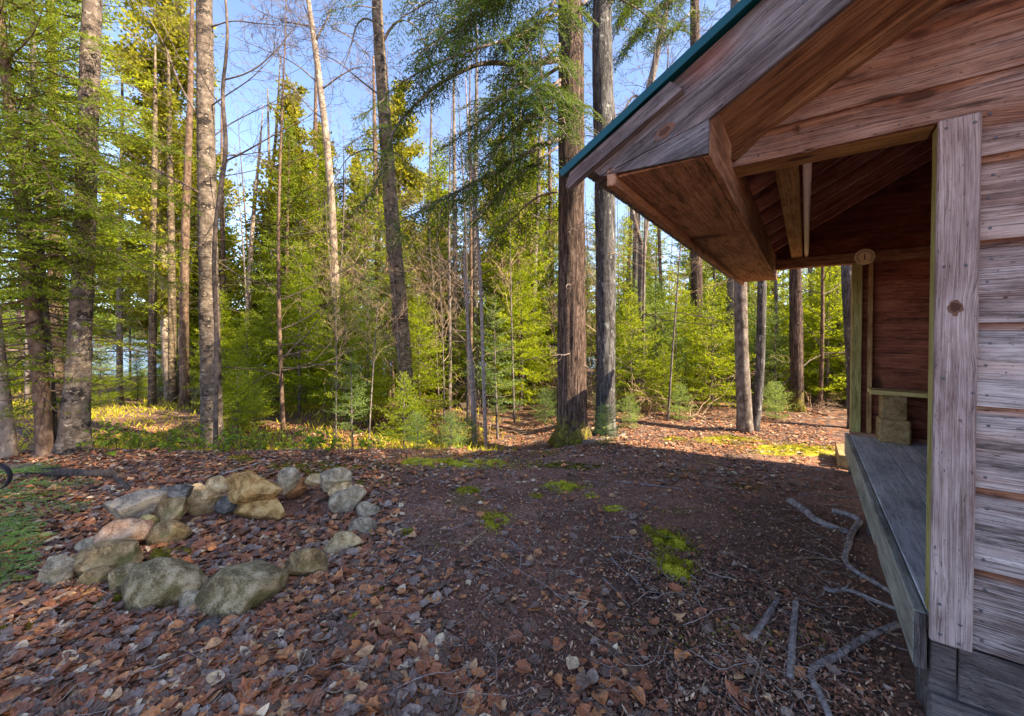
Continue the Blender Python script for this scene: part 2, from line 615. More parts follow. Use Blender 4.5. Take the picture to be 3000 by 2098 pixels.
M_birch = bark('birch_bark', (0.045, 0.032, 0.023), (0.135, 0.10, 0.075), (0.28, 0.22, 0.17), (5, 5, 5), lent=(0.12, 0.085, 0.065))
M_ybirch = bark('yellow_birch_bark', (0.05, 0.033, 0.018), (0.14, 0.10, 0.06), (0.28, 0.205, 0.13), (6, 6, 4), lent=(0.06, 0.045, 0.03))
M_hembark = bark('hemlock_bark', (0.022, 0.012, 0.009), (0.085, 0.05, 0.038), (0.19, 0.125, 0.095), (13, 13, 1.5), moss=0.6, bumpd=0.035, plates=0.9)
M_maple = bark('maple_bark', (0.03, 0.026, 0.025), (0.085, 0.075, 0.073), (0.175, 0.16, 0.155), (9, 9, 1.3), lichen=(0.36, 0.36, 0.33), plates=0.8)
M_spruce = bark('spruce_bark', (0.04, 0.022, 0.014), (0.125, 0.075, 0.05), (0.24, 0.16, 0.11), (7, 7, 4))
M_graybark = bark('grey_bark', (0.045, 0.032, 0.028), (0.135, 0.105, 0.09), (0.26, 0.21, 0.18), (7, 7, 4), lichen=(0.30, 0.30, 0.27))
M_pale = bark('pale_bark', (0.10, 0.07, 0.05), (0.25, 0.185, 0.135), (0.43, 0.34, 0.26), (5, 5, 3))
M_twig = bark('twig_bark', (0.05, 0.036, 0.028), (0.12, 0.085, 0.065), (0.22, 0.165, 0.13), (6, 6, 6))
M_tan = bark('dead_twig_bark', (0.16, 0.095, 0.05), (0.34, 0.22, 0.13), (0.50, 0.36, 0.24), (6, 6, 6))
M_stick = bark('stick_bark', (0.08, 0.06, 0.055), (0.25, 0.20, 0.185), (0.44, 0.37, 0.35), (14, 14, 14), lichen=(0.36, 0.38, 0.36))
M_finetwig = bark('fine_twig_bark', (0.11, 0.08, 0.068), (0.27, 0.205, 0.18), (0.46, 0.375, 0.33), (14, 14, 14))
M_root = bark('root_bark', (0.06, 0.042, 0.036), (0.19, 0.14, 0.12), (0.36, 0.28, 0.25), (14, 14, 14))
M_log = bark('rotten_log_bark', (0.02, 0.014, 0.012), (0.06, 0.043, 0.035), (0.12, 0.09, 0.07), (12, 12, 12))


def litter_mat(name, stops):
    N = NT(name)
    r = N.attr('rnd').outputs['Fac']
    stops = [(p_, (q_[0] * 1.12, q_[1] * 1.02, q_[2] * 0.86)) for p_, q_ in stops]
    c = N.ramp(r, stops, 'CONSTANT')
    g = N.attr('gco').outputs['Vector']
    n = N.noise(g, 55, 4, 0.6)
    vein = N.n('ShaderNodeTexWave', wave_type='BANDS', bands_direction='DIAGONAL')
    vein.inputs['Scale'].default_value = 34
    vein.inputs['Distortion'].default_value = 1.0
    N.l(g, vein.inputs['Vector'])
    c = N.mix(N.ramp(n, [(0.35, 0.55), (0.65, 0.0)]), c, (0.035, 0.018, 0.012))
    c = N.mix(N.math('MULTIPLY', vein.outputs['Fac'], 0.16), c, (0.55, 0.40, 0.30))
    N.col(c)
    N.rough(0.55)
    N.b.inputs['Specular IOR Level'].default_value = 0.22
    return N.m


LEAFSTOPS = [(0.0, (0.12, 0.07, 0.055)), (0.12, (0.27, 0.10, 0.055)), (0.28, (0.25, 0.185, 0.175)), (0.37, (0.42, 0.145, 0.068)),
             (0.54, (0.15, 0.095, 0.085)), (0.63, (0.58, 0.235, 0.09)), (0.75, (0.36, 0.28, 0.26)), (0.83, (0.66, 0.39, 0.21)), (0.93, (0.78, 0.64, 0.48))]
M_leaf = litter_mat('dead_leaves', LEAFSTOPS)
M_chip = litter_mat('humus_crumbs', [(0.0, (0.06, 0.034, 0.027)), (0.28, (0.22, 0.09, 0.06)), (0.58, (0.38, 0.16, 0.105)), (0.80, (0.56, 0.29, 0.19)), (0.88, (0.78, 0.56, 0.42))])


def ground_mat():
    N = NT('forest_floor')
    tc = N.n('ShaderNodeTexCoord').outputs['Object']
    n1 = N.noise(tc, 130, 5, 0.7)
    n2 = N.noise(tc, 22, 5, 0.65)
    n3 = N.noise(tc, 1.1, 3)
    c = N.ramp(n1, [(0.32, (0.05, 0.024, 0.018)), (0.44, (0.31, 0.145, 0.095)), (0.58, (0.52, 0.27, 0.185)), (0.72, (0.72, 0.51, 0.38))])
    c = N.mix(N.ramp(n3, [(0.38, 0.55), (0.60, 0.0)]), c, (0.035, 0.02, 0.016))
    # wet black soil near the shelter
    w = N.attr('wea').outputs['Fac']
    bl = N.ramp(n2, [(0.40, 0.0), (0.58, 1.0)])
    c = N.mix(N.math('MULTIPLY', w, bl), c, (0.022, 0.016, 0.014))
    # leaf mat in the woods
    r = N.attr('rnd').outputs['Fac']
    vc = N.voro(N.scale(tc, (1, 1, 0.2)), 13.0, 'F1', 'Color')
    sx = N.n('ShaderNodeSeparateColor')
    N.l(vc, sx.inputs[0])
    lc = N.ramp(sx.outputs[0], [(0.0, (0.07, 0.035, 0.022)), (0.25, (0.20, 0.085, 0.04)), (0.5, (0.13, 0.10, 0.10)), (0.7, (0.34, 0.16, 0.075)), (0.9, (0.46, 0.31, 0.20))], 'CONSTANT')
    lc = N.mix(N.ramp(n1, [(0.4, 0.6), (0.6, 0.0)]), lc, (0.03, 0.016, 0.01))
    c = N.mix(N.math('MULTIPLY', r, N.ramp(n2, [(0.3, 0.35), (0.55, 1.0)])), c, lc)
    N.col(c)
    N.rough(0.92)
    N.bump(N.math('ADD', n1, N.math('MULTIPLY', n2, 1.4)), 0.9, 0.02)
    return N.m


def stone_mat(name, a, b, c_, spots=(0.5, 0.5, 0.47), moss=0.0):
    a, b, c_, spots = [(q_[0], q_[1] * 0.94, q_[2] * 0.76) for q_ in (a, b, c_, spots)]
    N = NT(name)
    tc = N.n('ShaderNodeTexCoord').outputs['Object']
    n = N.noise(tc, 7, 6, 0.65, 0.4)
    n2 = N.noise(tc, 70, 4, 0.7)
    f = N.math('ADD', N.math('MULTIPLY', n, 0.75), N.math('MULTIPLY', N.math('SUBTRACT', n2, 0.0), 0.3))
    f = N.math('ADD', f, N.math('MULTIPLY', N.math('SUBTRACT', N.noise(tc, 160, 4, 0.8), 0.5), 0.4))
    c = N.ramp(f, [(0.43, a), (0.52, b), (0.61, c_)])
    sp = N.noise(tc, 26, 5, 0.7)
    c = N.mix(N.ramp(sp, [(0.60, 0.0), (0.72, 0.55)]), c, spots)
    dk = N.noise(N.scale(tc, (3, 3, 12)), 1.3, 5, 0.7)
    c = N.mix(N.ramp(dk, [(0.58, 0.0), (0.75, 0.6)]), c, (a[0] * .3, a[1] * .3, a[2] * .3))
    if moss:
        mn = N.noise(tc, 9, 5, 0.65)
        sx = N.n('ShaderNodeSeparateXYZ')
        N.l(tc, sx.inputs[0])
        mf = N.math('ADD', N.math('MULTIPLY', sx.outputs[2], -3.0), N.math('MULTIPLY', N.math('SUBTRACT', mn, 0.52 - 0.1 * moss), 6.0), True)
        c = N.mix(N.math('MULTIPLY', mf, 0.75), c, (0.085, 0.085, 0.012))
    N.col(c)
    N.rough(0.8)
    N.bump(N.math('ADD', n, N.math('MULTIPLY', n2, 0.5)), 0.7, 0.02)
    return N.m


ST = {
    'olive': stone_mat('olive_stone', (0.085, 0.062, 0.032), (0.23, 0.175, 0.10), (0.46, 0.37, 0.27), (0.52, 0.46, 0.38), 0.3),
    'grey': stone_mat('grey_stone', (0.15, 0.12, 0.095), (0.37, 0.30, 0.24), (0.60, 0.51, 0.42), moss=0.1),
    'blue': stone_mat('blue_grey_stone', (0.13, 0.11, 0.10), (0.32, 0.265, 0.235), (0.54, 0.43, 0.33)),
    'slate': stone_mat('dark_slate', (0.05, 0.046, 0.048), (0.14, 0.13, 0.13), (0.28, 0.26, 0.26)),
    'tan': stone_mat('tan_stone', (0.22, 0.145, 0.075), (0.50, 0.36, 0.21), (0.72, 0.57, 0.40)),
    'orange': stone_mat('orange_stone', (0.17, 0.085, 0.028), (0.46, 0.265, 0.10), (0.66, 0.45, 0.22)),
    'brown': stone_mat('brown_stone', (0.12, 0.075, 0.038), (0.32, 0.21, 0.11), (0.52, 0.38, 0.23), moss=0.4),
    'pink': stone_mat('pink_stone', (0.24, 0.13, 0.085), (0.52, 0.31, 0.215), (0.72, 0.52, 0.40)),
    'red': stone_mat('red_stone', (0.15, 0.06, 0.03), (0.38, 0.165, 0.08), (0.55, 0.30, 0.16)),
    'yellow': stone_mat('yellow_stone', (0.18, 0.145, 0.055), (0.42, 0.34, 0.155), (0.62, 0.53, 0.30)),
}

# ------------------------------------------------------------------ ground, lake, far shore
def grow(start, step, end, k=1.07):
    out = [start]
    s = step
    while out[-1] < end:
        out.append(out[-1] + s)
        s *= k
    return np.array(out)


xs = np.concatenate([-grow(7.0, 0.06, 950)[::-1][:-1], np.arange(-7, 6.001, 0.05), grow(6.0, 0.06, 950)[1:]])
ys = np.concatenate([-grow(-0.6, 0.08, 60, 1.2)[::-1][:-1], np.arange(0.6, 9.001, 0.05), grow(9.0, 0.06, 950, 1.06)[1:]])
GX, GY = np.meshgrid(xs, ys)
GZ = gz(GX, GY)
nx, ny = len(xs), len(ys)
i = np.arange(ny - 1)[:, None] * nx
j = np.arange(nx - 1)[None, :]
q = np.stack([i + j, i + j + 1, i + nx + j + 1, i + nx + j], -1).reshape(-1, 4)
soil = np.exp(-((GX - 1.25) / 0.62) ** 2 - ((GY - 2.35) / 0.75) ** 2) * 1.5 + np.exp(-((GX - 0.95) / 0.9) ** 2 - ((GY - 1.5) / 0.4) ** 2)
matl = np.clip(sstep(4.5, 5.6, GY) * 0.95 + 0 * GX, 0, 1)
m = MB()
m.add(np.stack([GX, GY, GZ], -1).reshape(-1, 3), q, r=matl.ravel(), w=np.clip(soil, 0, 1).ravel())
tag(m.build('ground', ground_mat(), smooth=True), kind='structure')

NL = NT('lake_water')
NL.col((0.012, 0.045, 0.13))
NL.rough(0.12)
tcl = NL.n('ShaderNodeTexCoord').outputs['Object']
NL.bump(NL.noise(NL.scale(tcl, (0.5, 1.6, 1)), 1.0, 5, 0.6), 0.5, 0.25)
m = MB()
lx, ly = np.meshgrid(np.linspace(-900, 120, 60), np.linspace(18, 300, 60))
i = np.arange(59)[:, None] * 60
j = np.arange(59)[None, :]
m.add(np.stack([lx, ly, 0 * lx - 1.5], -1).reshape(-1, 3), np.stack([i + j, i + j + 1, i + 61 + j, i + 60 + j], -1).reshape(-1, 4))
tag(m.build('lake', NL.m), kind='structure')


def rhombs(mb, base, dirv, side, ln, wd, rnd, mat=0, k=0.42):
    """many leaf-sized faces: base, two shoulders, tip"""
    base = np.asarray(base)
    ln = np.broadcast_to(np.asarray(ln, float), (len(base),))[:, None]
    wd = np.broadcast_to(np.asarray(wd, float), (len(base),))[:, None]
    v = np.stack([base, base + dirv * ln * k + side * wd * 0.5, base + dirv * ln, base + dirv * ln * k - side * wd * 0.5], 1)
    n = len(base)
    f = np.arange(n * 4).reshape(n, 4)
    mb.add(v.reshape(-1, 3), f, mat, None, np.repeat(np.broadcast_to(rnd, (n,)), 4))


rng = np.random.RandomState(11)
n = 5200
fx = rng.uniform(-520, 420, n)
fy = 268 - 0.05 * np.abs(fx) + rng.uniform(0, 60, n)
fz = gz(fx, fy)
m = MB()
hh = rng.uniform(5, 11, n)
for k in range(7):
    s = k / 7.0
    a = rng.uniform(0, 6.28, n)
    d = np.stack([np.cos(a), np.sin(a), rng.uniform(-0.2, 0.5, n)], -1)
    up = np.stack([0 * a, 0 * a, 0 * a + 1.0], -1)
    rhombs(m, np.stack([fx, fy, fz + hh * s * 0.9], -1) - d * (1 - s)[..., None] * 1.2 if False else np.stack([fx, fy, fz + hh * s * 0.9], -1), nrm(d), nrm(np.cross(d, up)) * 0.4 + up * 0.9, 1.0 + (1 - s) * 2.4, 2.6, rng.rand(n) * 0.9)
tag(m.build('far_woods', M_blue), 'distant low wooded shore across the lake', 'woods', kind='stuff')

# ------------------------------------------------------------------ the wooden shelter
TH = R_(36.4)
P0 = np.array([1.7093, 1.63466, 0.0])
shed = thing('wooden_shelter', 'open fronted wooden shelter with weathered board siding, grey plank floor and teal metal roof', 'shelter', P0, -TH)
# local axes: x = t (across the gable, to the right), y = a (along the shelter, away), z up
LEN = 3.71
SL = 0.579
RID = 1.0


def rooftop(t):
    return 2.338 + SL * (t + 1.318) if t <= RID else 2.338 + SL * (RID + 1.318) - SL * (t - RID)


WR = 2.35          # right wall

# floor boards run along the shelter
m = MB()
edges = [0.012, 0.262, 0.39, 0.52, 0.65, 0.78, 0.92, 1.06, 1.2, 1.34, 1.48, 1.62, 1.76, 1.9, 2.04, 2.18, 2.33]
for k in range(len(edges) - 1):
    m.box((edges[k] + .002, 0.05, 0.40), (edges[k + 1] - .002, 1.93 if k == 0 else 3.66, 0.44), 1, 0.004)
    if k == 0:
        m.box((edges[k] + .002, 1.936, 0.40), (edges[k + 1] - .002, 3.66, 0.439), 1, 0.004)
m.build('floor', M_deck, shed)
m = MB()
m.box((-0.03, 0.002, 0.205), (0.010, 3.70, 0.436), 1, 0.005)
o = m.build('floor_fascia', M_fascia, shed)
m = MB()
m.box((-0.029, -0.010, 0.206), (0.009, 0.0015, 0.435), 2, 0.004)
m.build('fascia_end', M_dark, shed)
o['label'] = 'greenish treated fascia board under the floor edge'
m = MB()
m.box((0.02, 0.02, 0.10), (WR, 0.07, 0.335), 0, 0.004)
m.box((0.02, 0.0, 0.185), (0.095, 0.019, 0.345), 0, 0.004, rnd=.2)
m.box((0.10, -0.004, 0.125), (WR, 0.018, 0.345), 0, 0.004, rnd=.2)
m.box((0.012, -0.02, -0.06), (WR, 0.05, 0.118), 0, 0.012, rnd=.9)
m.build('sill_beam', M_dark, shed)
for y in (0.12, 1.9, 3.55):
    m = MB()
    m.tube([(0.06, y, -0.3), (0.055, y, 0.05), (0.06, y, 0.205)], [0.065, 0.06, 0.058], 10, rngseed=int(y * 9))
    m.build('foundation_post', M_dark, shed)

# front gable siding: lapped boards with a paler protected bevel along the top of each
seams = [0.365, 0.68, 1.0, 1.315, 1.635, 1.953, 2.275, 2.587, 2.895, 3.2, 3.5, 3.8]
m = MB()
rng = np.random.RandomState(5)
rows = [(k, seams[k] + 0.002, seams[k + 1], 0) for k in range(7)] + [(6, 2.4415, seams[7], 1)] + [(k, seams[k] + 0.002, seams[k + 1], 2) for k in range(7, len(seams) - 1)]
offs = [rng.uniform(-30, 30, 3) for k in range(12)]
rrs = rng.rand(12)
for k, z0, z1, part in rows:
    prof = [(-0.026, z0, 1), (-0.028, z0 + 0.008, 1), (-0.027, z1 - 0.045, 1), (-0.024, z1 - 0.036, 0.75), (-0.012, z1 - 0.026, 0.1), (-0.008, z1 + 0.004, 0.0), (0.0, z1 + 0.004, 0.0), (0.0, z0, 0.2)]
    nseg = 26
    off = offs[k]
    gray = [1.0, 0.98, 0.86, 0.95, 0.80, 0.62, 0.33, 0.12, 0.02, 0, 0][k]
    rings, wv, gv = [], [], []
    for s in np.linspace(0, 1, nseg):
        for a_, z_, w_ in prof:
            tl = 0.126 if part == 0 else max((z_ - 2.571) / 0.545 - 0.742 + 0.02, -0.76)
            tr = WR if z_ < 2.75 else min(WR, RID + (RID - ((z_ - 2.571) / 0.545 - 0.742)) + 0.1)
            if part == 1:
                tr = 0.126
            tr = max(tr, tl + 0.01)
            t_ = tl + (tr - tl) * (s ** 1.6)
            rings.append((t_, a_ + 0.002 * math.sin(t_ * 7 + k), z_))
            wv.append(w_ * gray + (0.12 if w_ < 0.3 else 0) * gray)
            gv.append((t_ + off[0], z_ + off[1], a_ + off[2]))
    P = len(prof)
    i = np.arange(nseg - 1)[:, None] * P
    j = np.arange(P)[None, :]
    qd = np.stack([i + j, i + P + j, i + P + (j + 1) % P, i + (j + 1) % P], -1).reshape(-1, 4)
    n0 = m.n
    m.add(np.array(rings), qd, 0, np.array(gv), rrs[k], np.array(wv))
    m.f.append(np.array([[n0 + x for x in range(P)]]))
    m.f.append(np.array([[n0 + (nseg - 1) * P + x for x in range(P)][::-1]]))
    m.m.append(np.array([0]))
    m.m.append(np.array([0]))
gable = m.build('gable_siding', M_siding, shed)


_nail = {}


def nails(pts, parent, r=0.0055):
    for p in pts:
        if r not in _nail:
            mm = MB()
            mm.tube([(0, 0.004, 0), (0, -0.0015, 0), (0, -0.003, 0)], [r, r, r * 0.5], 9)
            o = mm.build('nail', M_nail, parent)
            _nail[r] = o
        else:
            o = _nail[r].copy()
            COL.objects.link(o)
            o.parent = parent
        o.location = p


npts = []
for k in range(6):
    z0, z1 = seams[k], seams[k + 1]
    for tt in (0.155, 0.165):
        pass
    npts += [(0.158 + 0.012 * ((k * 3) % 3 - 1) * .3, -0.0275, z0 + 0.045), (0.150, -0.0275, z0 + 0.16), (0.160, -0.0275, z0 + 0.245)]
    npts += [(0.78, -0.0275, z0 + 0.06), (0.785, -0.0275, z0 + 0.22)]
npts += [(0.165, -0.0275, 2.335), (0.15, -0.0275, 2.43), (-0.10, -0.0275, 2.465), (-0.35, -0.026, 2.73), (-0.60, -0.0275, 2.47)]
nails(npts, gable)

# corner trim board
m = MB()
m.box((0.008, -0.056, 0.362), (0.124, -0.030, 2.437), 2, 0.005, w=None)
w_ = m.v[-1][:, 2]
trim = m.build('corner_trim', M_trim, shed)
nails([(0.03, -0.0565, 2.40), (0.105, -0.0565, 2.40), (0.03, -0.0565, 1.86), (0.088, -0.0565, 1.86), (0.034, -0.0565, 1.42), (0.112, -0.0565, 1.37), (0.034, -0.0565, .52), (0.09, -0.0565, .46), (0.036, -0.0565, .40), (0.088, -0.0565, .385)], trim, 0.0055)
# a large knot in the trim board
m = MB()
a = np.linspace(0, 2 * math.pi, 25)[:-1]
wb = 1 + 0.10 * np.sin(3 * a + 1) + 0.07 * np.sin(7 * a)
kv = [(0.062, -0.0572, 1.70)] + [(0.062 + 0.015 * w * math.cos(x), -0.0568, 1.70 + 0.018 * w * math.sin(x)) for x, w in zip(a, wb)] + [(0.062 + 0.022 * w * math.cos(x), -0.0563, 1.70 + 0.026 * w * math.sin(x) - (0.012 if math.sin(x) < -0.9 else 0)) for x, w in zip(a, wb[::-1])]
m.add(kv, np.array([[0, 1 + (x + 1) % 24, 1 + x] for x in range(24)]), 0)
m.add(kv, np.array([[1 + x, 1 + (x + 1) % 24, 25 + (x + 1) % 24, 25 + x] for x in range(24)]), 1)
m.build('wood_knot', [M_kn, M_kr], trim)

# corner posts, right and back walls (mostly out of view), far gable
m = MB()
m.box((0.012, -0.030, 0.44), (0.100, 0.064, 2.437), 2, 0.006)
o = m.build('corner_post', M_green, shed)
o['label'] = 'green tinted treated post beside the opening'
m = MB()
m.box((0.014, 3.61, 0.47), (0.104, 3.70, 2.39), 2, 0.005)
m.build('corner_post', M_green, shed)
m = MB()
m.box((0.155, 3.63, 0.47), (0.196, 3.675, 2.39), 2, 0.004)
m.box((0.64, 3.63, 0.47), (0.68, 3.675, 2.39), 2, 0.004)
m.box((1.2, 3.63, 0.47), (1.24, 3.675, 2.39), 2, 0.004)
m.box((1.75, 3.63, 0.47), (1.79, 3.675, 2.39), 2, 0.004)
m.build('wall_studs', M_beam, shed)
m = MB()
m.box((0.01, 3.60, 0.438), (WR, 3.69, 0.475), 0, 0.004)
m.build('sole_plate', M_soffit, shed)
m = MB()
for k in range(12):
    z0 = 0.40 + k * 0.26
    z1 = z0 + 0.262
    tl = 0.012
    tr = WR if z1 < 2.7 else 2 * RID - tl
    if tr > tl + .05 and z1 < 2.5:
        m.box((tl, 3.70, z0), (tr, 3.725, z1), 0, 0.004)
fw = m.build('far_wall', M_inner, shed)
m = MB()
for k in range(9):
    z0 = 0.40 + k * 0.29
    m.box((WR, 0.0, z0), (WR + 0.025, 3.71, z0 + 0.292), 1, 0.004)
m.build('back_wall', M_inner, shed)
# window opening high on the far wall: dark pane with a frame
m = MB()
m.box((0.78, 3.688, 2.62), (1.02, 3.699, 3.0), 2, 0.002)
NG = NT('dark_window_glass')
NG.col((0.02, 0.022, 0.03))
NG.rough(0.1)
o = m.build('window', NG.m, shed)
fr = MB()
fr.box((0.74, 3.67, 2.56), (0.78, 3.699, 3.06), 2, 0.003)
fr.box((1.02, 3.67, 2.56), (1.06, 3.699, 3.06), 2, 0.003)
fr.build('window_frame', M_inner, o)

# headers
m = MB()
m.box((-0.755, 0.0, 2.441), (0.012, 0.15, 2.565), 0, 0.004)
m.box((0.100, 0.003, 2.441), (WR, 0.148, 2.560), 0, 0.004)
m.build('header_beam', M_beam, shed)
m = MB()
m.box((-0.74, 3.60, 2.385), (WR, 3.698, 2.505), 0, 0.004)
m.build('header_beam', M_soffit, shed)
m = MB()
m.box((-0.555, 0.152, 2.508), (-0.445, 3.68, 2.61), 1, 0.004)
m.build('tie_beam', M_beam, shed)
m = MB()
m.tube([(-0.407, 0.16, 2.53), (-0.407, 1.8, 2.527), (-0.407, 3.68, 2.526)], 0.021, 14)
m.build('white_pipe', M_pipe, shed, smooth=True)


# roof: sloped frames. local x' along the slope, y along the shelter, z' normal
def slope_M(left=True):
    ang = math.atan(SL)
    if left:
        o_ = np.array([-1.318, 0, 2.338])
        ux = np.array([math.cos(ang), 0, math.sin(ang)])
        uz = np.array([-math.sin(ang), 0, math.cos(ang)])
    else:
        o_ = np.array([RID, 0, rooftop(RID)])
        ux = np.array([math.cos(ang), 0, -math.sin(ang)])
        uz = np.array([math.sin(ang), 0, math.cos(ang)])
    M = np.eye(4)
    M[:3, 0], M[:3, 1], M[:3, 2], M[:3, 3] = ux, (0, 1, 0), uz, o_
    return M


ANG = math.atan(SL)
LS = (RID + 1.318) / math.cos(ANG)
for left in (True, False):
    ML = slope_M(left)
    m = MB()
    # corrugated metal: ribs run down the slope
    yy = np.linspace(-0.66, 3.98, 330)
    prof = np.where(np.mod(yy + 0.66, 0.228) < 0.035, 0.018, 0.0) + np.where(np.abs(np.mod(yy + 0.66, 0.076) - 0.05) < 0.008, 0.006, 0)
    xx = [0.045 if left else 0.0, LS * 0.5, LS if left else LS + 0.02]
    for side_, dz in ((0, 0.012), (1, 0.009)):
        V = np.array([(x, y, dz + p) for x in xx for y, p in zip(yy, prof)])
        nyy = len(yy)
        i = np.arange(2)[:, None] * nyy
        j = np.arange(nyy - 1)[None, :]
        qd = np.stack([i + j, i + nyy + j, i + nyy + j + 1, i + j + 1], -1).reshape(-1, 4)
        if side_:
            qd = qd[:, ::-1]
        m.add(V @ ML[:3, :3].T + ML[:3, 3], qd, side_)
    # folded rake edge
    m.box((-0.014, -0.690, -0.004), (LS, -0.684, 0.030), 0, 0.001, ML, 0)
    m.box((-0.014, -0.6838, 0.0125), (LS, -0.62, 0.030), 0, 0.001, ML, 0)
    m.build('roof', [M_teal, M_metalgrey], shed)
    # sheathing and rafters under it
    m = MB()
    for k in range(14):
        x0 = 0.14 + k * 0.19
        if x0 + .187 < LS:
            m.box((x0, -0.02, -0.022), (x0 + 0.187, 3.9, 0.008), 1, 0.002, ML)
    m.build('roof_boards', M_roofin, shed)
    for y in np.arange(0.42, 3.6, 0.47):
        m = MB()
        m.box((0.30, y, -0.115), (LS - 0.02, y + 0.04, -0.023), 0, 0.003, ML, rnd=y % 1)
        m.build('rafter', M_rafter, shed)
ML = slope_M(True)


# barge board and its upper trim piece, both against the plane a = -0.62
def poly_prism(mb, poly, y0, y1, grain_dir, bev=0.0, rnd=0.3, w=0.0, seed=0):
    poly = np.array(poly, float)
    n = len(poly)
    gd = np.array(grain_dir, float)
    gd /= np.linalg.norm(gd)
    pr = np.array([-gd[1], gd[0]])
    V = np.concatenate([np.stack([poly[:, 0], np.full(n, y0), poly[:, 1]], -1), np.stack([poly[:, 0], np.full(n, y1), poly[:, 1]], -1)])
    off = np.random.RandomState(seed).uniform(-30, 30, 3)
    g = np.stack([V[:, [0, 2]] @ gd, V[:, [0, 2]] @ pr, V[:, 1]], -1) + off
    n0 = mb.n
    qd = np.array([[k, k + n, (k + 1) % n + n, (k + 1) % n] for k in range(n)])
    mb.add(V, qd, 0, g, rnd, w)
    mb.f.append(np.array([list(range(n))]))
    mb.f.append(np.array([list(range(n, 2 * n))[::-1]]))
    mb.m.append(np.array([0]))
    mb.m.append(np.array([0]))


def top(t, d=0.0):
    return rooftop(t) - 0.004 - d


m = MB()
poly_prism(m, [(-1.155, 2.305), (-0.712, 2.421), (RID, top(RID, 0.245)), (RID, top(RID, 0.0)), (-1.24, top(-1.24))], -0.645, -0.62, (1, SL), seed=4, w=0.55)
bg_ = m.build('barge_board', M_barge, shed)
m = MB()
poly_prism(m, [(2 * RID + 1.155, 2.305), (2 * RID + 1.24, top(-1.24)), (RID + .001, top(RID)), (RID + .001, top(RID, .245))], -0.645, -0.62, (1, -SL), seed=8, w=0.55)
m.build('barge_board', M_barge, shed)
m = MB()
poly_prism(m, [(-1.150, 2.3015), (-0.714, 2.290), (-0.712, 2.418)], -0.645, -0.62, (1, 0.35), seed=5, w=0.9)
m.build('soffit_return', M_barge, shed)
nails([(-0.78, -0.6455, 2.33), (-0.90, -0.6455, 2.40), (-0.42, -0.6455, 2.72), (-0.98, -0.6455, 2.50)], bg_, 0.006)
m = MB()
poly_prism(m, [(-1.312, top(-1.312, .035) - .02), (-1.30, top(-1.30, .075)), (-0.80, top(-0.80, 0.088)), (-0.845, top(-0.845, 0.016)), (-1.29, top(-1.29, .012))], -0.6805, -0.6455, (1, SL), seed=6, w=0.5)
ot = m.build('rake_trim', M_barge, shed)
nails([(-0.90, -0.681, top(-0.90, .055)), (-1.13, -0.681, top(-1.13, .05))], ot, 0.006)



def knot(parent, X, Y, a_, rx, rz, tilt=0.0, seed=1):
    """a dark knot with a paler heart at photo position X, Y on a board face in the plane a = a_"""
    r = ray_src(X, Y)
    Av = np.array([math.sin(TH), math.cos(TH), 0])
    o_ = np.array([0, 0, EYE])
    k_ = np.dot(P0 + Av * a_ - o_, Av) / np.dot(r, Av)
    p = o_ + r * k_ - P0
    t_, z_ = p[0] * math.cos(TH) - p[1] * math.sin(TH), p[2]
    a__ = np.linspace(0, 2 * math.pi, 25)[:-1]
    w = 1 + 0.12 * np.sin(2 * a__ + seed) + 0.08 * np.sin(5 * a__ + seed * 2)
    ct, st_ = math.cos(tilt), math.sin(tilt)
    def P_(f, e):
        u, v = rx * f * w * np.cos(a__), rz * f * w * np.sin(a__)
        return np.stack([t_ + u * ct - v * st_, np.full(24, a_ - e), z_ + u * st_ + v * ct], -1)
    V = np.concatenate([[[t_, a_ - .0022, z_]], P_(0.55, .0018), P_(1.0, .0011)])
    mm = MB()
    mm.add(V, np.array([[0, 1 + k, 1 + (k + 1) % 24] for k in range(24)]), 0)
    mm.add(V, np.array([[1 + k, 25 + k, 25 + (k + 1) % 24, 1 + (k + 1) % 24] for k in range(24)]), 1)
    mm.build('wood_knot', [M_kn, M_kr], parent)


knot(bg_, 1947, 385, -0.6455, 0.040, 0.026, 0.6, 2)
knot(gable, 2598, 134, -0.0275, 0.016, 0.011, 0.3, 3)
knot(gable, 2336, 378, -0.0275, 0.013, 0.020, 0.0, 4)
knot(gable, 2370, 440, -0.0275, 0.03, 0.008, 0.0, 5)
knot(gable, 2947, 1092, -0.0275, 0.008, 0.006, 0.0, 6)
knot(gable, 2966, 1073, -0.0275, 0.005, 0.004, 0.0, 7)
knot(gable, 2945, 872, -0.0275, 0.010, 0.007, 0.0, 8)

# eave box: flat soffit, inner face, outer strip
m = MB()
m.box((-1.085, -0.618, 2.290), (-0.74, 1.05, 2.310), 1, 0.003)
m.box((-1.085, 1.055, 2.291), (-0.74, 3.90, 2.311), 1, 0.003)
m.build('eave_soffit', M_soffit, shed)
m = MB()
m.box((-0.738, -0.618, 2.288), (-0.712, 3.90, 2.56), 1, 0.003)
m.build('eave_inner_board', M_soffit, shed)
m = MB()
m.box((-1.125, -0.645, 2.250), (-1.086, 3.92, 2.335), 1, 0.004)
m.build('eave_strip', M_soffit, shed)
m = MB()
m.box((-1.19, 3.90, 2.29), (-0.72, 3.925, 2.42), 0, 0.003)
poly_prism(m, [(-1.155, 2.421), (-0.712, 2.421), (RID, top(RID, 0.245)), (RID, top(RID, 0.0)), (-1.24, top(-1.24))], 3.90, 3.925, (1, SL), seed=9, w=0.4)
m.build('far_barge_board', M_barge, shed)
m = MB()
poly_prism(m, [(-0.74, 2.39), (WR, 2.39), (WR, top(WR, 0.02)), (RID, top(RID, 0.02)), (-0.74, top(-0.74, 0.02))], 3.727, 3.745, (1, 0), seed=19)
m.build('far_gable_boards', M_inner, shed)
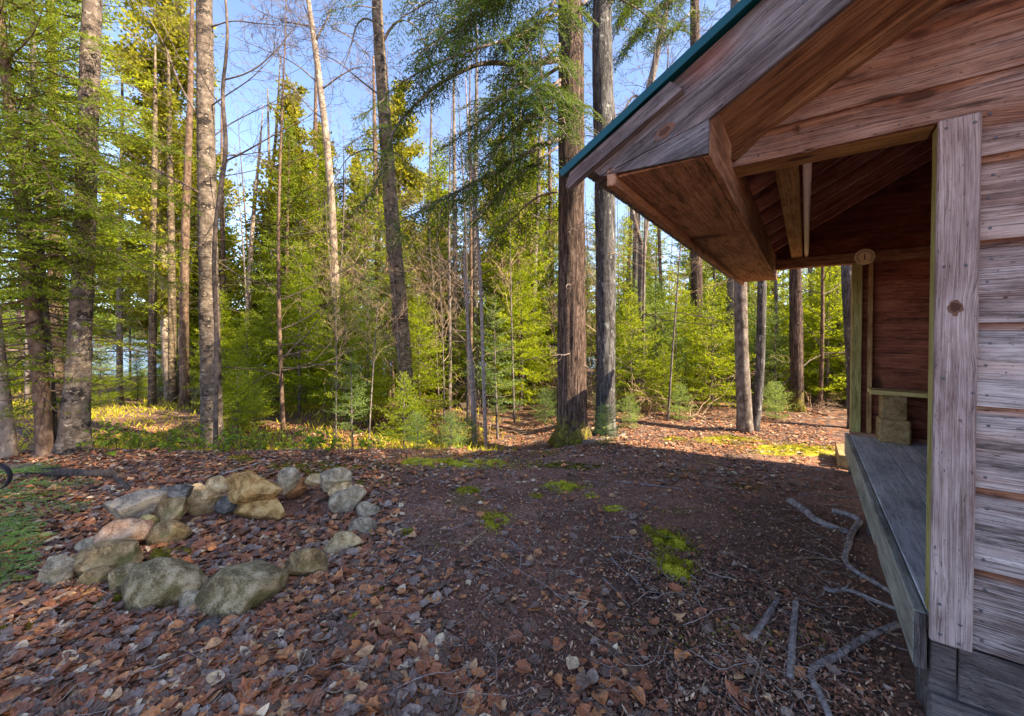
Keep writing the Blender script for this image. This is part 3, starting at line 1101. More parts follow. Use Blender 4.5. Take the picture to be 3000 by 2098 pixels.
# sloped soffit of the gable overhang
m = MB()
m.box((0.52, -0.618, -0.135), (LS - 0.02, -0.33, -0.113), 0, 0.003, ML, rnd=.7)
m.box((0.52, -0.328, -0.135), (LS - 0.02, -0.001, -0.113), 0, 0.003, ML, rnd=.3)
m.build('gable_soffit', M_brown, shed)
m = MB()
mt = [(-0.775, 2.462), (-0.70, 2.462), (-0.56, 2.575), (0.45, 3.115), (0.42, 3.19), (-0.72, 2.60)]
poly_prism(m, mt, -0.075, -0.030, (1, SL), seed=12)
m.build('gable_cleat', M_brown, shed)

# things in and under the shelter
def sl(t, a_, z):       # shelter-local to world
    c, s = math.cos(-TH), math.sin(-TH)
    return np.array([P0[0] + c * t - s * a_, P0[1] + s * t + c * a_, z])


def local_block(name, label, cat, lo, hi, mat, grain, bev=0.008, group=None):
    lo, hi = np.array(lo), np.array(hi)
    c = np.array([(lo[0] + hi[0]) / 2, (lo[1] + hi[1]) / 2, lo[2]])
    mm = MB()
    mm.seed = int(abs(lo[0] * 100 + hi[2] * 37))
    mm.box(lo - c, hi - c, grain, bev)
    o = mm.build(name, mat)
    o.location = sl(*c)
    o.rotation_euler = (0, 0, -TH)
    return tag(o, label, cat, group)


local_block('wood_block', 'large squared timber block standing on the grey shelter floor, under the smaller block', 'wood block', (0.225, 3.36, 0.4405), (0.475, 3.585, 0.69), M_block, 1, 0.016, 'blocks holding up the bench')
local_block('wood_block', 'smaller dark timber block directly under the pale bench plank', 'wood block', (0.245, 3.37, 0.6905), (0.447, 3.57, 0.945), M_block, 1, 0.01, 'blocks holding up the bench')
local_block('wood_block', 'second lower timber block at the far hidden end of the bench', 'wood block', (1.65, 3.36, 0.4405), (1.9, 3.585, 0.69), M_block, 1, 0.016, 'blocks holding up the bench')
local_block('wood_block', 'second upper timber block at the far hidden end of the bench', 'wood block', (1.67, 3.37, 0.6905), (1.87, 3.57, 0.945), M_block, 1, 0.01, 'blocks holding up the bench')
local_block('bench_plank', 'pale yellow plank bench laid across wood blocks inside the shelter', 'bench', (0.155, 3.34, 0.9455), (2.2, 3.59, 0.99), M_plank, 0, 0.004)
local_block('timber_block', 'squared timber end poking out on the ground below the far floor corner', 'timber block', (-0.085, 3.72, -0.03), (0.25, 4.30, 0.165), M_block, 1, 0.008)

# round dial thermometer on the far header
dial = thing('dial_thermometer', 'round yellowed dial thermometer with black numerals on the far header beam', 'thermometer', sl(0.115, 3.598, 2.445), -TH)
m = MB()
a = np.linspace(0, 2 * math.pi, 40, endpoint=False)
RD = 0.087
c0 = np.stack([RD * np.cos(a), 0 * a, RD * np.sin(a)], -1)
c1 = np.stack([RD * np.cos(a), 0 * a - 0.022, RD * np.sin(a)], -1)
c2 = np.stack([(RD - .006) * np.cos(a), 0 * a - 0.022, (RD - .006) * np.sin(a)], -1)
c3 = np.stack([(RD - .006) * np.cos(a), 0 * a - 0.018, (RD - .006) * np.sin(a)], -1)
V = np.concatenate([c0, c1, c2, c3])
qd = np.array([[r * 40 + k, r * 40 + (k + 1) % 40, (r + 1) * 40 + (k + 1) % 40, (r + 1) * 40 + k] for r in range(3) for k in range(40)])
m.add(V, qd)
m.f.append(np.array([[120 + k for k in range(40)]]))
m.m.append(np.array([0]))
m.build('dial', M_dial, dial)
m = MB()
for k in range(61):
    an = R_(225 - k * 270 / 60.0)
    r0, r1 = (0.052 if k % 5 == 0 else 0.054), 0.058
    ca, sa = math.cos(an), math.sin(an)
    wv_ = 0.0012
    m.add([(ca * r0 - sa * wv_, -0.0186, sa * r0 + ca * wv_), (ca * r0 + sa * wv_, -0.0186, sa * r0 - ca * wv_), (ca * r1 + sa * wv_, -0.0186, sa * r1 - ca * wv_), (ca * r1 - sa * wv_, -0.0186, sa * r1 + ca * wv_)], np.array([[0, 1, 2, 3]]))
m.build('tick_marks', M_ink, dial)
m = MB()
m.add([(-0.006, -0.0195, -0.004), (0.006, -0.0195, -0.004), (0.001, -0.0195, 0.042), (-0.001, -0.0195, 0.042)], np.array([[0, 1, 2, 3]]))
m.add([(-0.002, -0.0195, -0.004), (0.002, -0.0195, -0.004), (0.010, -0.0195, -0.034), (0.0, -0.0195, -0.027), (-0.010, -0.0195, -0.034)], np.array([[0, 4, 3, 2, 1]]))
m.build('needle', M_ink, dial)


def text_mesh(txt, size):
    cu = bpy.data.curves.new('numeral', 'FONT')
    cu.body = txt
    cu.size = size
    cu.align_x = 'CENTER'
    cu.align_y = 'CENTER'
    ob = bpy.data.objects.new('numeral', cu)
    COL.objects.link(ob)
    dg = bpy.context.evaluated_depsgraph_get()
    dg.update()
    me = bpy.data.meshes.new_from_object(ob.evaluated_get(dg))
    bpy.data.objects.remove(ob)
    return me


vals = list(range(-60, 121, 10))
for k, v in enumerate(vals):
    an = R_(225 - k * 270 / (len(vals) - 1))
    me = text_mesh(str(v), 0.020)
    me.materials.clear()
    me.materials.append(M_ink)
    o = bpy.data.objects.new('numeral', me)
    COL.objects.link(o)
    o.parent = dial
    o.location = (0.069 * math.cos(an), -0.0188, 0.069 * math.sin(an))
    o.rotation_euler = (R_(90), 0, 0)

# woven basket just behind the post
bk = thing('woven_basket', 'small round woven cane basket half hidden behind the front post', 'basket', sl(0.40, 1.62, 0.4405), 0.3)
m = MB()
a = np.linspace(0, 2 * math.pi, 29)
for k in range(6):
    z = 0.008 + k * 0.0145
    r = 0.092 + 0.004 * k
    m.tube([(r * math.cos(x), r * math.sin(x), z + 0.002 * math.sin(x * 14 + k * math.pi)) for x in a], 0.0078, 6, False)
m.build('basket_wall', M_basket, bk)
m = MB()
m.tube([(0, 0, 0.001), (0, 0, 0.006)], 0.09, 24)
m.build('basket_base', M_basket, bk)

# ------------------------------------------------------------------ stones of the fire ring
_ico = None


def icosphere(sub=4):
    import bmesh
    bm = bmesh.new()
    bmesh.ops.create_icosphere(bm, subdivisions=sub, radius=1.0)
    bm.verts.ensure_lookup_table()
    v = np.array([x.co[:] for x in bm.verts])
    f = np.array([[x.index for x in fc.verts] for fc in bm.faces])
    bm.free()
    return v, f


ICO = icosphere(5)
STONE_FOOT = []


def stone(box3, contact, mat, label, cuts=9, seed=0, depth=0.8, rot=0.0, lift=0.0, tilt=0.0):
    """box3: outline on the photograph in the units of the ring close-up; contact: photo row where it meets the ground"""
    x0, y0, x1, y1 = [b / 2.013 for b in box3]
    cy = contact / 2.013 + 1300
    g = gsrc((x0 + x1) / 2, cy)
    d = g[1]
    px = d / F
    W, Hh = (x1 - x0) * px, (y1 - y0) * px
    D = max(W * depth, Hh * 0.6)
    dc = d + D * 0.36
    W *= dc / d
    Hh *= dc / d
    c = np.array([0, 0, EYE]) + ray_src((x0 + x1) / 2, (y0 + y1) / 2 + 1300) * dc / ray_src((x0 + x1) / 2, (y0 + y1) / 2 + 1300)[1]
    rg = np.random.RandomState(seed)
    v, f = ICO
    v = v.copy()
    for k in range(cuts):
        n = nrm(rg.normal(size=3) * np.array([1, 1, 0.9]))
        h = rg.uniform(0.46, 0.82)
        dd = v @ n
        v = v - np.maximum(dd - h, 0)[:, None] * n * 0.96
    v = v + nrm(v) * fbm(v * 1.5 + seed, 3)[:, None] * (0.20 if cuts < 6 else 0.10)
    v = v + nrm(v) * fbm(v * 6 + seed, 3)[:, None] * 0.035
    ct, st_ = math.cos(tilt), math.sin(tilt)
    v = np.stack([v[:, 0] * ct - v[:, 2] * st_, v[:, 1], v[:, 0] * st_ + v[:, 2] * ct], -1)
    # stretch to the outline
    mn, mx = v.min(0), v.max(0)
    v = (v - (mn + mx) / 2) / (mx - mn) * np.array([W, D, Hh])
    c_, s_ = math.cos(rot), math.sin(rot)
    v = np.stack([v[:, 0] * c_ - v[:, 1] * s_, v[:, 0] * s_ + v[:, 1] * c_, v[:, 2]], -1)
    mm = MB()
    mm.add(v, f)
    STONE_FOOT.append((c[0], c[1], W * 0.46, D * 0.46))
    o = mm.build('fire_ring_stone', ST[mat], smooth=cuts < 6)
    o.location = c
    return tag(o, label, 'stone', 'stones of the fire ring')


SL_ = [
    ((1200, 722, 1670, 1030), 1000, 'olive', 'big rounded olive grey boulder at the front right of the fire ring', 2, 1, .75, .1),
    ((682, 678, 1222, 1000), 975, 'olive', 'widest front boulder of the fire ring, mossy green-grey with a tapering right end', 2, 2, .6, -.15),
    ((668, 700, 845, 872), 868, 'olive', 'narrow olive slab leaning against the widest front boulder', 5, 3, .8, .2),
    ((436, 574, 818, 782), 790, 'brown', 'broad flat-topped brownish stone left of the widest boulder, resting on a lower stone', 7, 14, .7, .1),
    ((488, 740, 665, 850), 838, 'brown', 'partly buried brown stone under the broad flat-topped stone', 6, 5, .8, 0),
    ((256, 668, 418, 862), 845, 'grey', 'pale blue-grey upright stone at the far left of the fire ring', 8, 6, .7, .3),
    ((588, 450, 892, 622), 640, 'pink', 'pinkish domed stone on the left side of the fire ring', 5, 7, .75, 0),
    ((800, 420, 916, 516), 570, 'yellow', 'small yellowish stone wedged above the pinkish stone', 6, 8, .8, 0),
    ((888, 455, 1112, 602), 600, 'brown', 'slanting brown mossy stone low inside the left back of the ring', 6, 9, .7, .2),
    ((903, 325, 1122, 478), 530, 'brown', 'squarish tan-brown block below the dark slate stone', 10, 10, .8, -.1),
    ((658, 268, 982, 458), 540, 'blue', 'large blue-grey faceted stone at the back left corner of the ring', 10, 11, .75, .15),
    ((964, 234, 1122, 330), 480, 'slate', 'small dark slate stone on top of the back wall of the ring', 10, 12, .8, 0),
    ((1096, 240, 1306, 432), 436, 'tan', 'pale tan layered stone in the back wall right of the dark slate', 8, 13, .7, 0),
    ((1278, 305, 1406, 416), 430, 'slate', 'small dark brown-grey stone under the left end of the big orange stone', 9, 24, .8, 0),
    ((1334, 164, 1662, 338), 452, 'orange', 'big orange-tan stone topping the back wall of the ring', 9, 15, .7, .1),
    ((1406, 300, 1698, 458), 458, 'orange', 'golden brown wedge stone under the big orange stone', 9, 16, .7, 0),
    ((1642, 144, 1762, 296), 400, 'grey', 'pale grey stone standing on edge right of the big orange stone', 8, 17, .6, 0),
    ((1674, 194, 1812, 328), 340, 'red', 'reddish scorched stone right of the pale edge-on stone', 8, 18, .8, .2),
    ((1804, 174, 1928, 254), 330, 'tan', 'small tan stone at the back between the reddish stone and the pale right pile', 7, 19, .8, 0),
    ((1228, 190, 1378, 294), 400, 'tan', 'dull tan stone behind the left end of the big orange stone', 7, 20, .8, 0),
    ((1878, 138, 2072, 290), 400, 'grey', 'pale grey slanted stone on top of the right-hand pile', 8, 21, .7, 0, 0, .3),
    ((1940, 222, 2078, 322), 400, 'tan', 'flat tan stone pinched under the pale slanted stone', 8, 22, .8, 0),
    ((1945, 250, 2158, 412), 412, 'grey', 'grey faceted stone in the middle of the right-hand pile', 9, 23, .8, .1),
    ((2088, 345, 2238, 442), 440, 'grey', 'low greenish grey stone at the outer foot of the right-hand pile', 5, 34, .8, 0),
    ((2064, 435, 2222, 532), 528, 'grey', 'light grey stone beside the bright green moss cushion', 6, 25, .8, 0),
    ((1912, 520, 2146, 660), 650, 'tan', 'flat tan-grey stone sunk in leaves on the right of the ring', 6, 26, .6, .2),
    ((1664, 620, 1924, 800), 790, 'brown', 'flat square brown slab half buried right behind the front boulder', 8, 27, .6, .4),
    ((1045, 872, 1205, 1000), 985, 'grey', 'small grey stone between the two front boulders', 6, 28, .7, 0),
    ((465, 560, 606, 668), 660, 'grey', 'small grey stone left of the pinkish domed stone', 7, 29, .8, 0),
    ((1160, 1040, 1320, 1100), 1095, 'slate', 'small dark speckled stone lying in the leaves before the front boulders', 7, 30, .6, 0),
]
for s in SL_:
    stone(s[0], s[1], s[2], s[3], s[4], s[5], s[6], s[7], 0, s[9] if len(s) > 9 else 0)

# ------------------------------------------------------------------ trees: builders
def smooth_path(pts, n):
    pts = np.asarray(pts, float)
    L = np.concatenate([[0], np.cumsum(np.linalg.norm(np.diff(pts, axis=0), axis=1))])
    t = np.linspace(0, L[-1], n)
    P = np.stack([np.interp(t, L, pts[:, k]) for k in range(pts.shape[1])], -1)
    if len(pts) > 2:
        w = max(3, n // (len(pts) * 2) * 2 + 1)
        pad = np.concatenate([np.repeat(P[:1], w // 2, 0), P, np.repeat(P[-1:], w // 2, 0)])
        ends = P[[0, -1]].copy()
        P = np.stack([np.convolve(pad[:, k], np.ones(w) / w, 'valid') for k in range(P.shape[1])], -1)
        P[0], P[-1] = ends
    return P


def bark_amp(seed, f=9.0, a=0.10, vz=2.5, fine=0.03):
    def fn(i, ang, pts):
        z = np.concatenate([[0], np.cumsum(np.linalg.norm(np.diff(pts, axis=0), axis=1))])[:, None] * np.ones((1, len(ang)))
        A = ang[None, :] * np.ones((len(pts), 1))
        p = np.stack([np.cos(A) * f / 6.28 * 3 + seed, np.sin(A) * f / 6.28 * 3, z * vz], -1)
        return 1 + a * 2 * vnoise(p) + fine * 2 * vnoise(p * 3.3 + 5)
    return fn


def trunk_tube(mb, pts, rads, sides=16, n=60, seed=0, furrow=0.10, f=8, vz=2.5, flare=0.0, mat=0):
    P4 = np.concatenate([np.asarray(pts, float), np.asarray(rads, float)[:, None]], 1)
    P4 = smooth_path(P4, n)
    P, r = P4[:, :3], P4[:, 3].copy()
    if flare:
        h = np.linalg.norm(P - P[0], axis=1)
        r *= 1 + flare * np.exp(-h / 0.16)
    base_amp = bark_amp(seed, f, furrow, vz)
    if flare:
        h = np.linalg.norm(P - P[0], axis=1)

        def amp(i, ang, pts_):
            return base_amp(i, ang, pts_) + (flare * 0.45 * np.exp(-h / 0.14))[:, None] * (np.sin(ang * 5 + seed)[None, :] * 0.6 + np.sin(ang * 3 + 2 * seed)[None, :] * 0.5)
    else:
        amp = base_amp
    mb.tube(P, r, sides, True, mat, 0.0, amp, seed)
    return P, r


def wander(p, d, L, n, rng, bend=0.25, grav=0.0):
    pts = [np.array(p, float)]
    d = nrm(d)
    for k in range(n):
        d = nrm(d + rng.normal(size=3) * bend / math.sqrt(n) + np.array([0, 0, grav / n]))
        pts.append(pts[-1] + d * L / n)
    return np.array(pts), d


def twigs(mb, p, d, L, r, level, rng, bend=0.45, kids=5, grav=0.0, rmin=0.0022, spread=0.8):
    """a bare branch and its twigs"""
    n = 6 if level > 0 else 4
    pts, de = wander(p, d, L, n, rng, bend, grav)
    rr = np.linspace(r, max(r * 0.35, rmin), n + 1)
    mb.tube(pts, rr, 5 if r > 0.008 else 3, False, rngseed=rng.randint(999))
    if level <= 0:
        return
    for k in range(kids):
        s = rng.uniform(0.2, 1.0)
        i = min(int(s * n), n - 1)
        q_ = pts[i] + (pts[i + 1] - pts[i]) * (s * n - i)
        ax = nrm(pts[i + 1] - pts[i])
        dd = nrm(ax + spread * nrm(np.cross(ax, rng.normal(size=3))) * rng.uniform(0.7, 1.3))
        twigs(mb, q_, dd, L * rng.uniform(0.3, 0.6), max(rr[i] * 0.5, rmin), level - 1, rng, bend, max(2, kids - 1), grav, rmin, spread)


def spray(mb, pts, L, rng, step=0.05, ratio=0.42, nl=0.03, nw=0.010, roll=0.7, twist=0.0, s0=0.1, mat=0, taper=True, dens=1.0, col=(0.0, 1.0), hang=0.0, minlen=0.04):
    """flat conifer spray: side twigs left and right of a branch, each carrying needle faces"""
    if nw > 0.0168:
        nw *= 1.05
        nl *= 1.1
        dens *= 1.35
    else:
        nw *= 1.15
    dens *= 1.25
    step *= 0.74
    m_ = max(4, int(L / step))
    s = np.linspace(s0, 1.0, m_)
    t = s * (len(pts) - 1)
    i = np.minimum(t.astype(int), len(pts) - 2)
    base = pts[i] + (pts[i + 1] - pts[i]) * (t - i)[:, None]
    ax = nrm(pts[i + 1] - pts[i])
    up = np.array([0, 0, 1.0])
    side = nrm(np.cross(ax, up[None]))
    nup = np.cross(side, ax)
    sg = np.where(np.arange(m_) % 2 == 0, 1.0, -1.0)
    tw = rng.normal(0, 0.22, m_) + twist
    sd = side * np.cos(tw)[:, None] + nup * np.sin(tw)[:, None]
    lt = L * ratio * ((1 - s) ** 0.75 if taper else np.minimum(1, (1 - s) * 4)) * rng.uniform(0.65, 1.15, m_) + minlen
    d = nrm(ax * rng.uniform(0.55, 0.95, m_)[:, None] + sd * sg[:, None] - up[None] * hang)
    cnt = np.maximum(2, (lt / (nl * 0.42) * dens).astype(int))
    tot = cnt.sum()
    idx = np.repeat(np.arange(m_), cnt)
    loc = np.concatenate([np.arange(c) / c for c in cnt])
    b = base[idx] + d[idx] * (lt[idx] * loc)[:, None] - up[None] * (hang * 0.35 * lt[idx] * loc ** 2)[:, None]
    # needle faces alternate around the twig
    nrm_ = np.cross(d, nup)
    nrm_ = nrm(nrm_)
    s2 = np.where(rng.rand(tot) < 0.5, 1.0, -1.0)
    dd = nrm(d[idx] * rng.uniform(0.7, 1.2, tot)[:, None] + nrm_[idx] * (s2 * rng.uniform(0.5, 1.0, tot))[:, None] + nup[idx] * rng.normal(0, roll, tot)[:, None])
    ss = nrm(np.cross(dd, nup[idx] + rng.normal(0, roll, (tot, 3))))
    c0, c1 = col
    rnd = c0 + (c1 - c0) * np.clip(0.35 * rng.rand() + 0.55 * loc * rng.rand(tot) + 0.25 * rng.rand(tot), 0, 1)
    rhombs(mb, b, dd, ss, nl * rng.uniform(0.7, 1.25, tot), nw, rnd, mat)


def conifer(seed, H, R, whorl=0.3, per=5, el=(-0.15, 0.7), step=0.06, nl=0.045, nw=0.016, bare=0.08, prof=0.85, ratio=0.42, tr=None, gap=0.0, deadto=0.0, dens=1.0, hang=0.0, roll=0.8):
    rng = np.random.RandomState(seed)
    per += 1
    whorl *= 0.85
    tb, cb = MB(), MB()
    tr = tr or H * 0.009 + 0.004
    lean = rng.normal(0, 0.015, 2)
    zs = np.linspace(0, H, 24)
    ph = rng.uniform(0, 6, 2)
    tp = np.stack([lean[0] * zs + 0.02 * H * 0.2 * np.sin(zs / H * 5 + ph[0]), lean[1] * zs + 0.02 * H * 0.2 * np.sin(zs / H * 4 + ph[1]), zs - 0.05], -1)
    trr = np.maximum(tr * (1 - zs / H) ** 0.8, 0.004)
    trr[0] *= 1.25
    tb.tube(tp, trr, 8, False, rngseed=seed)

    def at_z(z):
        return np.array([np.interp(z, zs, tp[:, 0]), np.interp(z, zs, tp[:, 1]), z])
    z = bare * H
    while z < H * 0.985:
        u = z / H
        for k in range(per):
            if rng.rand() < gap:
                continue
            az = k * 2 * math.pi / per + rng.uniform(-0.5, 0.5) + z * 2.1
            L = R * (max(1 - u, 0.0) ** prof) * rng.uniform(0.65, 1.15) + 0.08
            if u < bare + 0.15:
                L *= 0.55 + 3 * (u - bare)
            e = el[0] + (el[1] - el[0]) * u + rng.normal(0, 0.08)
            dirv = np.array([math.cos(az) * math.cos(e), math.sin(az) * math.cos(e), math.sin(e)])
            p0 = at_z(z + rng.uniform(-0.3, 0.3) * whorl)
            ss = np.linspace(0, 1, 6)
            pts = p0 + dirv * (ss * L)[:, None] + np.array([0, 0, 1.0]) * (-0.10 * L * ss + 0.16 * L * ss ** 2.5)[:, None] + np.cumsum(rng.normal(0, 0.014 * L, (6, 3)), 0)
            tb.tube(pts, np.linspace(max(0.012 * L, 0.004), 0.002, 6), 3, False, rngseed=k)
            if u < deadto:
                twigs(tb, pts[3], pts[5] - pts[3], L * 0.4, 0.004, 1, rng, 0.5, 4)
                if rng.rand() < 0.65:
                    continue
            spray(cb, pts, L, rng, step, ratio, nl, nw, roll, rng.normal(0, 0.25), dens=dens, hang=hang)
        z += whorl * rng.uniform(0.75, 1.25) * (1.15 - 0.45 * u)
    # leader
    spray(cb, np.array([at_z(H * 0.96), at_z(H)]), H * 0.05 + 0.05, rng, step, ratio, nl, nw, roll)
    return tb, cb


def cedar(seed, H, R, base=0.18, nl=0.13, nw=0.075, per=190, ncl=None):
    """tall narrow crown of upswept leafy clumps"""
    rng = np.random.RandomState(seed)
    tb, cb = MB(), MB()
    zs = np.linspace(0, H, 24)
    tp = np.stack([0.12 * np.sin(zs * 0.35 + seed), 0.12 * np.cos(zs * 0.3 + seed * 2) - 0.12, zs - 0.05], -1)
    tb.tube(tp, np.maximum(0.012 * H * (1 - zs / H) ** 0.8, 0.008), 8, False, rngseed=seed)
    ncl = ncl or int(H * 11)
    for k in range(ncl):
        u = base + (1 - base) * rng.rand() ** 0.85
        z = u * H
        az = rng.uniform(0, 6.283)
        L = (R * (1 - u) ** 0.75 * min(1, (u - base) * 5 + 0.35) + 0.15) * rng.choice([0.35, 0.7, 1.0, 1.35, 1.6]) * rng.uniform(0.8, 1.15)
        p0 = np.array([np.interp(z, zs, tp[:, 0]), np.interp(z, zs, tp[:, 1]), z])
        ss = np.linspace(0, 1, 6)
        dv = np.array([math.cos(az), math.sin(az), 0])
        pts = p0 + dv * (L * ss)[:, None] + np.array([0, 0, 1.0]) * (L * (-0.12 * ss + 0.5 * ss ** 2))[:, None]
        tb.tube(pts, np.linspace(0.018, 0.004, 6), 3, False, rngseed=k)
        n = int(per * (0.4 + L / R))
        t = rng.rand(n) ** 0.6
        i = np.minimum((t * 5).astype(int), 4)
        b = pts[i] + (pts[i + 1] - pts[i]) * (t * 5 - i)[:, None]
        wdt = 0.08 + 0.12 * L
        b = b + rng.normal(0, 1, (n, 3)) * np.array([wdt, wdt, wdt * 1.1]) * 0.6
        d = nrm(dv * 0.6 + rng.normal(0, 0.7, (n, 3)) + np.array([0, 0, 0.45]))
        sd_ = nrm(np.cross(d, rng.normal(0, 1, (n, 3))))
        rhombs(cb, b, d, sd_, nl * rng.uniform(0.6, 1.3, n), nw * rng.uniform(0.7, 1.2, n), np.clip(0.55 * rng.rand() + 0.45 * rng.rand(n), 0, 1))
    return tb, cb


def bare_tree(seed, H, r, first=0.35, limbs=14, kids=5, up=0.7, lean=0.02):
    rng = np.random.RandomState(seed)
    tb = MB()
    zs = np.linspace(0, H, 30)
    lx_ = rng.normal(0, lean, 2)
    tp = np.stack([lx_[0] * zs + 0.05 * H * 0.15 * np.sin(zs * 0.5 + seed), lx_[1] * zs + 0.05 * H * 0.15 * np.cos(zs * 0.4 + seed), zs - 0.05], -1)
    tr = np.maximum(r * (1 - zs / H) ** 0.75, 0.006)
    trunk_tube(tb, tp, tr, 9, 40, seed, 0.08)
    bb = MB()
    for k in range(limbs):
        u = first + (0.97 - first) * rng.rand()
        z = u * H
        p = np.array([np.interp(z, zs, tp[:, 0]), np.interp(z, zs, tp[:, 1]), z])
        az = rng.uniform(0, 6.283)
        d = np.array([math.cos(az), math.sin(az), up + rng.normal(0, 0.25)])
        twigs(bb, p, d, H * 0.24 * (1.15 - u) * rng.uniform(0.7, 1.3) + 0.3, max(r * 0.35 * (1.1 - u), 0.006), 2, rng, 0.5, kids)
    return tb, bb


def plant(name, label, cat, tb, cb, tm, cm, loc, rz=0.0, group=None, crown='crown'):
    root = thing(name, label, cat, loc, rz, group)
    tb.build('trunk', tm, root, smooth=True)
    if cb is not None and cb.v:
        cb.build(crown, cm, root)
    return root


# kinds (each built once, then copied)
G_SAP = 'young firs in the undergrowth'
LIB = {}


def kind(key, name, cat, tb, cb, tm, cm):
    r = plant(name, 'pattern', cat, tb, cb, tm, cm, (0, -500, 0))
    LIB[key] = [r, False]


kind('fir_a', 'fir_sapling', 'fir sapling', *conifer(21, 2.6, 1.05, 0.20, 6, (-0.12, 0.75), 0.055, 0.05, 0.015), M_graybark, M_fir)
kind('fir_b', 'fir_sapling', 'fir sapling', *conifer(22, 3.8, 1.35, 0.26, 6, (-0.15, 0.7), 0.065, 0.06, 0.019), M_graybark, M_fir)
kind('fir_c', 'fir_sapling', 'fir sapling', *conifer(23, 1.5, 0.7, 0.15, 5, (-0.05, 0.8), 0.045, 0.04, 0.011), M_graybark, M_fir)
kind('fir_d', 'fir_sapling', 'fir sapling', *conifer(24, 3.2, 1.15, 0.30, 5, (-0.2, 0.6), 0.07, 0.055, 0.016, bare=0.2, gap=0.2, deadto=0.32), M_graybark, M_blue)
kind('fir_e', 'fir_sapling', 'fir sapling', *conifer(25, 0.7, 0.42, 0.10, 5, (0.05, 0.8), 0.03, 0.026, 0.0065), M_graybark, M_blue)
kind('spruce_a', 'spruce_tree', 'spruce', *conifer(31, 9.5, 1.9, 0.42, 6, (-0.3, 0.45), 0.10, 0.105, 0.034, bare=0.10, deadto=0.22, gap=0.12), M_spruce, M_firdark)
kind('spruce_b', 'spruce_tree', 'spruce', *conifer(32, 13.0, 2.1, 0.55, 5, (-0.35, 0.4), 0.12, 0.12, 0.040, bare=0.16, deadto=0.30, gap=0.2), M_spruce, M_fir)
kind('spruce_c', 'spruce_tree', 'spruce', *conifer(33, 7.0, 1.6, 0.36, 6, (-0.25, 0.5), 0.09, 0.09, 0.030, bare=0.08, deadto=0.18, gap=0.1), M_spruce, M_fir)
kind('spruce_d', 'spruce_tree', 'spruce', *conifer(34, 8.2, 1.5, 0.36, 6, (-0.2, 0.6), 0.09, 0.095, 0.032, bare=0.06, deadto=0.1, gap=0.06, prof=0.7), M_spruce, M_fir)
kind('cedar_a', 'cedar_tree', 'cedar', *cedar(41, 13.5, 1.5), M_pale, M_cedar)
kind('cedar_b', 'cedar_tree', 'cedar', *cedar(42, 10.5, 1.25), M_pale, M_cedar)
kind('bare_a', 'bare_tree', 'bare tree', *bare_tree(51, 13, 0.10, 0.35, 18, 6), M_graybark, M_twig)
kind('bare_b', 'bare_tree', 'bare tree', *bare_tree(52, 10, 0.065, 0.3, 16, 5, 0.9), M_graybark, M_twig)
kind('bare_c', 'bare_tree', 'bare tree', *bare_tree(53, 6, 0.028, 0.2, 14, 5, 1.2, 0.05), M_graybark, M_tan)
for k_ in ('bare_a', 'bare_b', 'bare_c'):
    LIB[k_][0].children[1].name = 'branches'
kind('stem_a', 'slender_tree', 'tree', *bare_tree(55, 11, 0.055, 0.12, 26, 4, 0.25), M_spruce, M_twig)
kind('stem_b', 'slender_tree', 'tree', *bare_tree(56, 9, 0.042, 0.10, 24, 4, 0.35, 0.03), M_graybark, M_twig)
for k_ in ('stem_a', 'stem_b'):
    LIB[k_][0].children[1].name = 'branches'
# dead brush and leafless saplings
for key, sd_, H_ in (('brush_a', 61, 1.3), ('brush_b', 62, 0.9)):
    rng = np.random.RandomState(sd_)
    tb, bb = MB(), MB()
    for k in range(7):
        az = rng.uniform(0, 6.28)
        twigs(tb, (rng.normal(0, .12), rng.normal(0, .12), -0.03), (math.cos(az), math.sin(az), rng.uniform(0.15, 1.3)), H_ * rng.uniform(0.6, 1.2), 0.008, 2, rng, 0.6, 5, -0.15, 0.003)
    r = thing('dead_brush', 'pattern', 'dead brush', (0, -500, 0))
    tb.build('branches', M_tan, r)
    LIB[key] = [r, False]


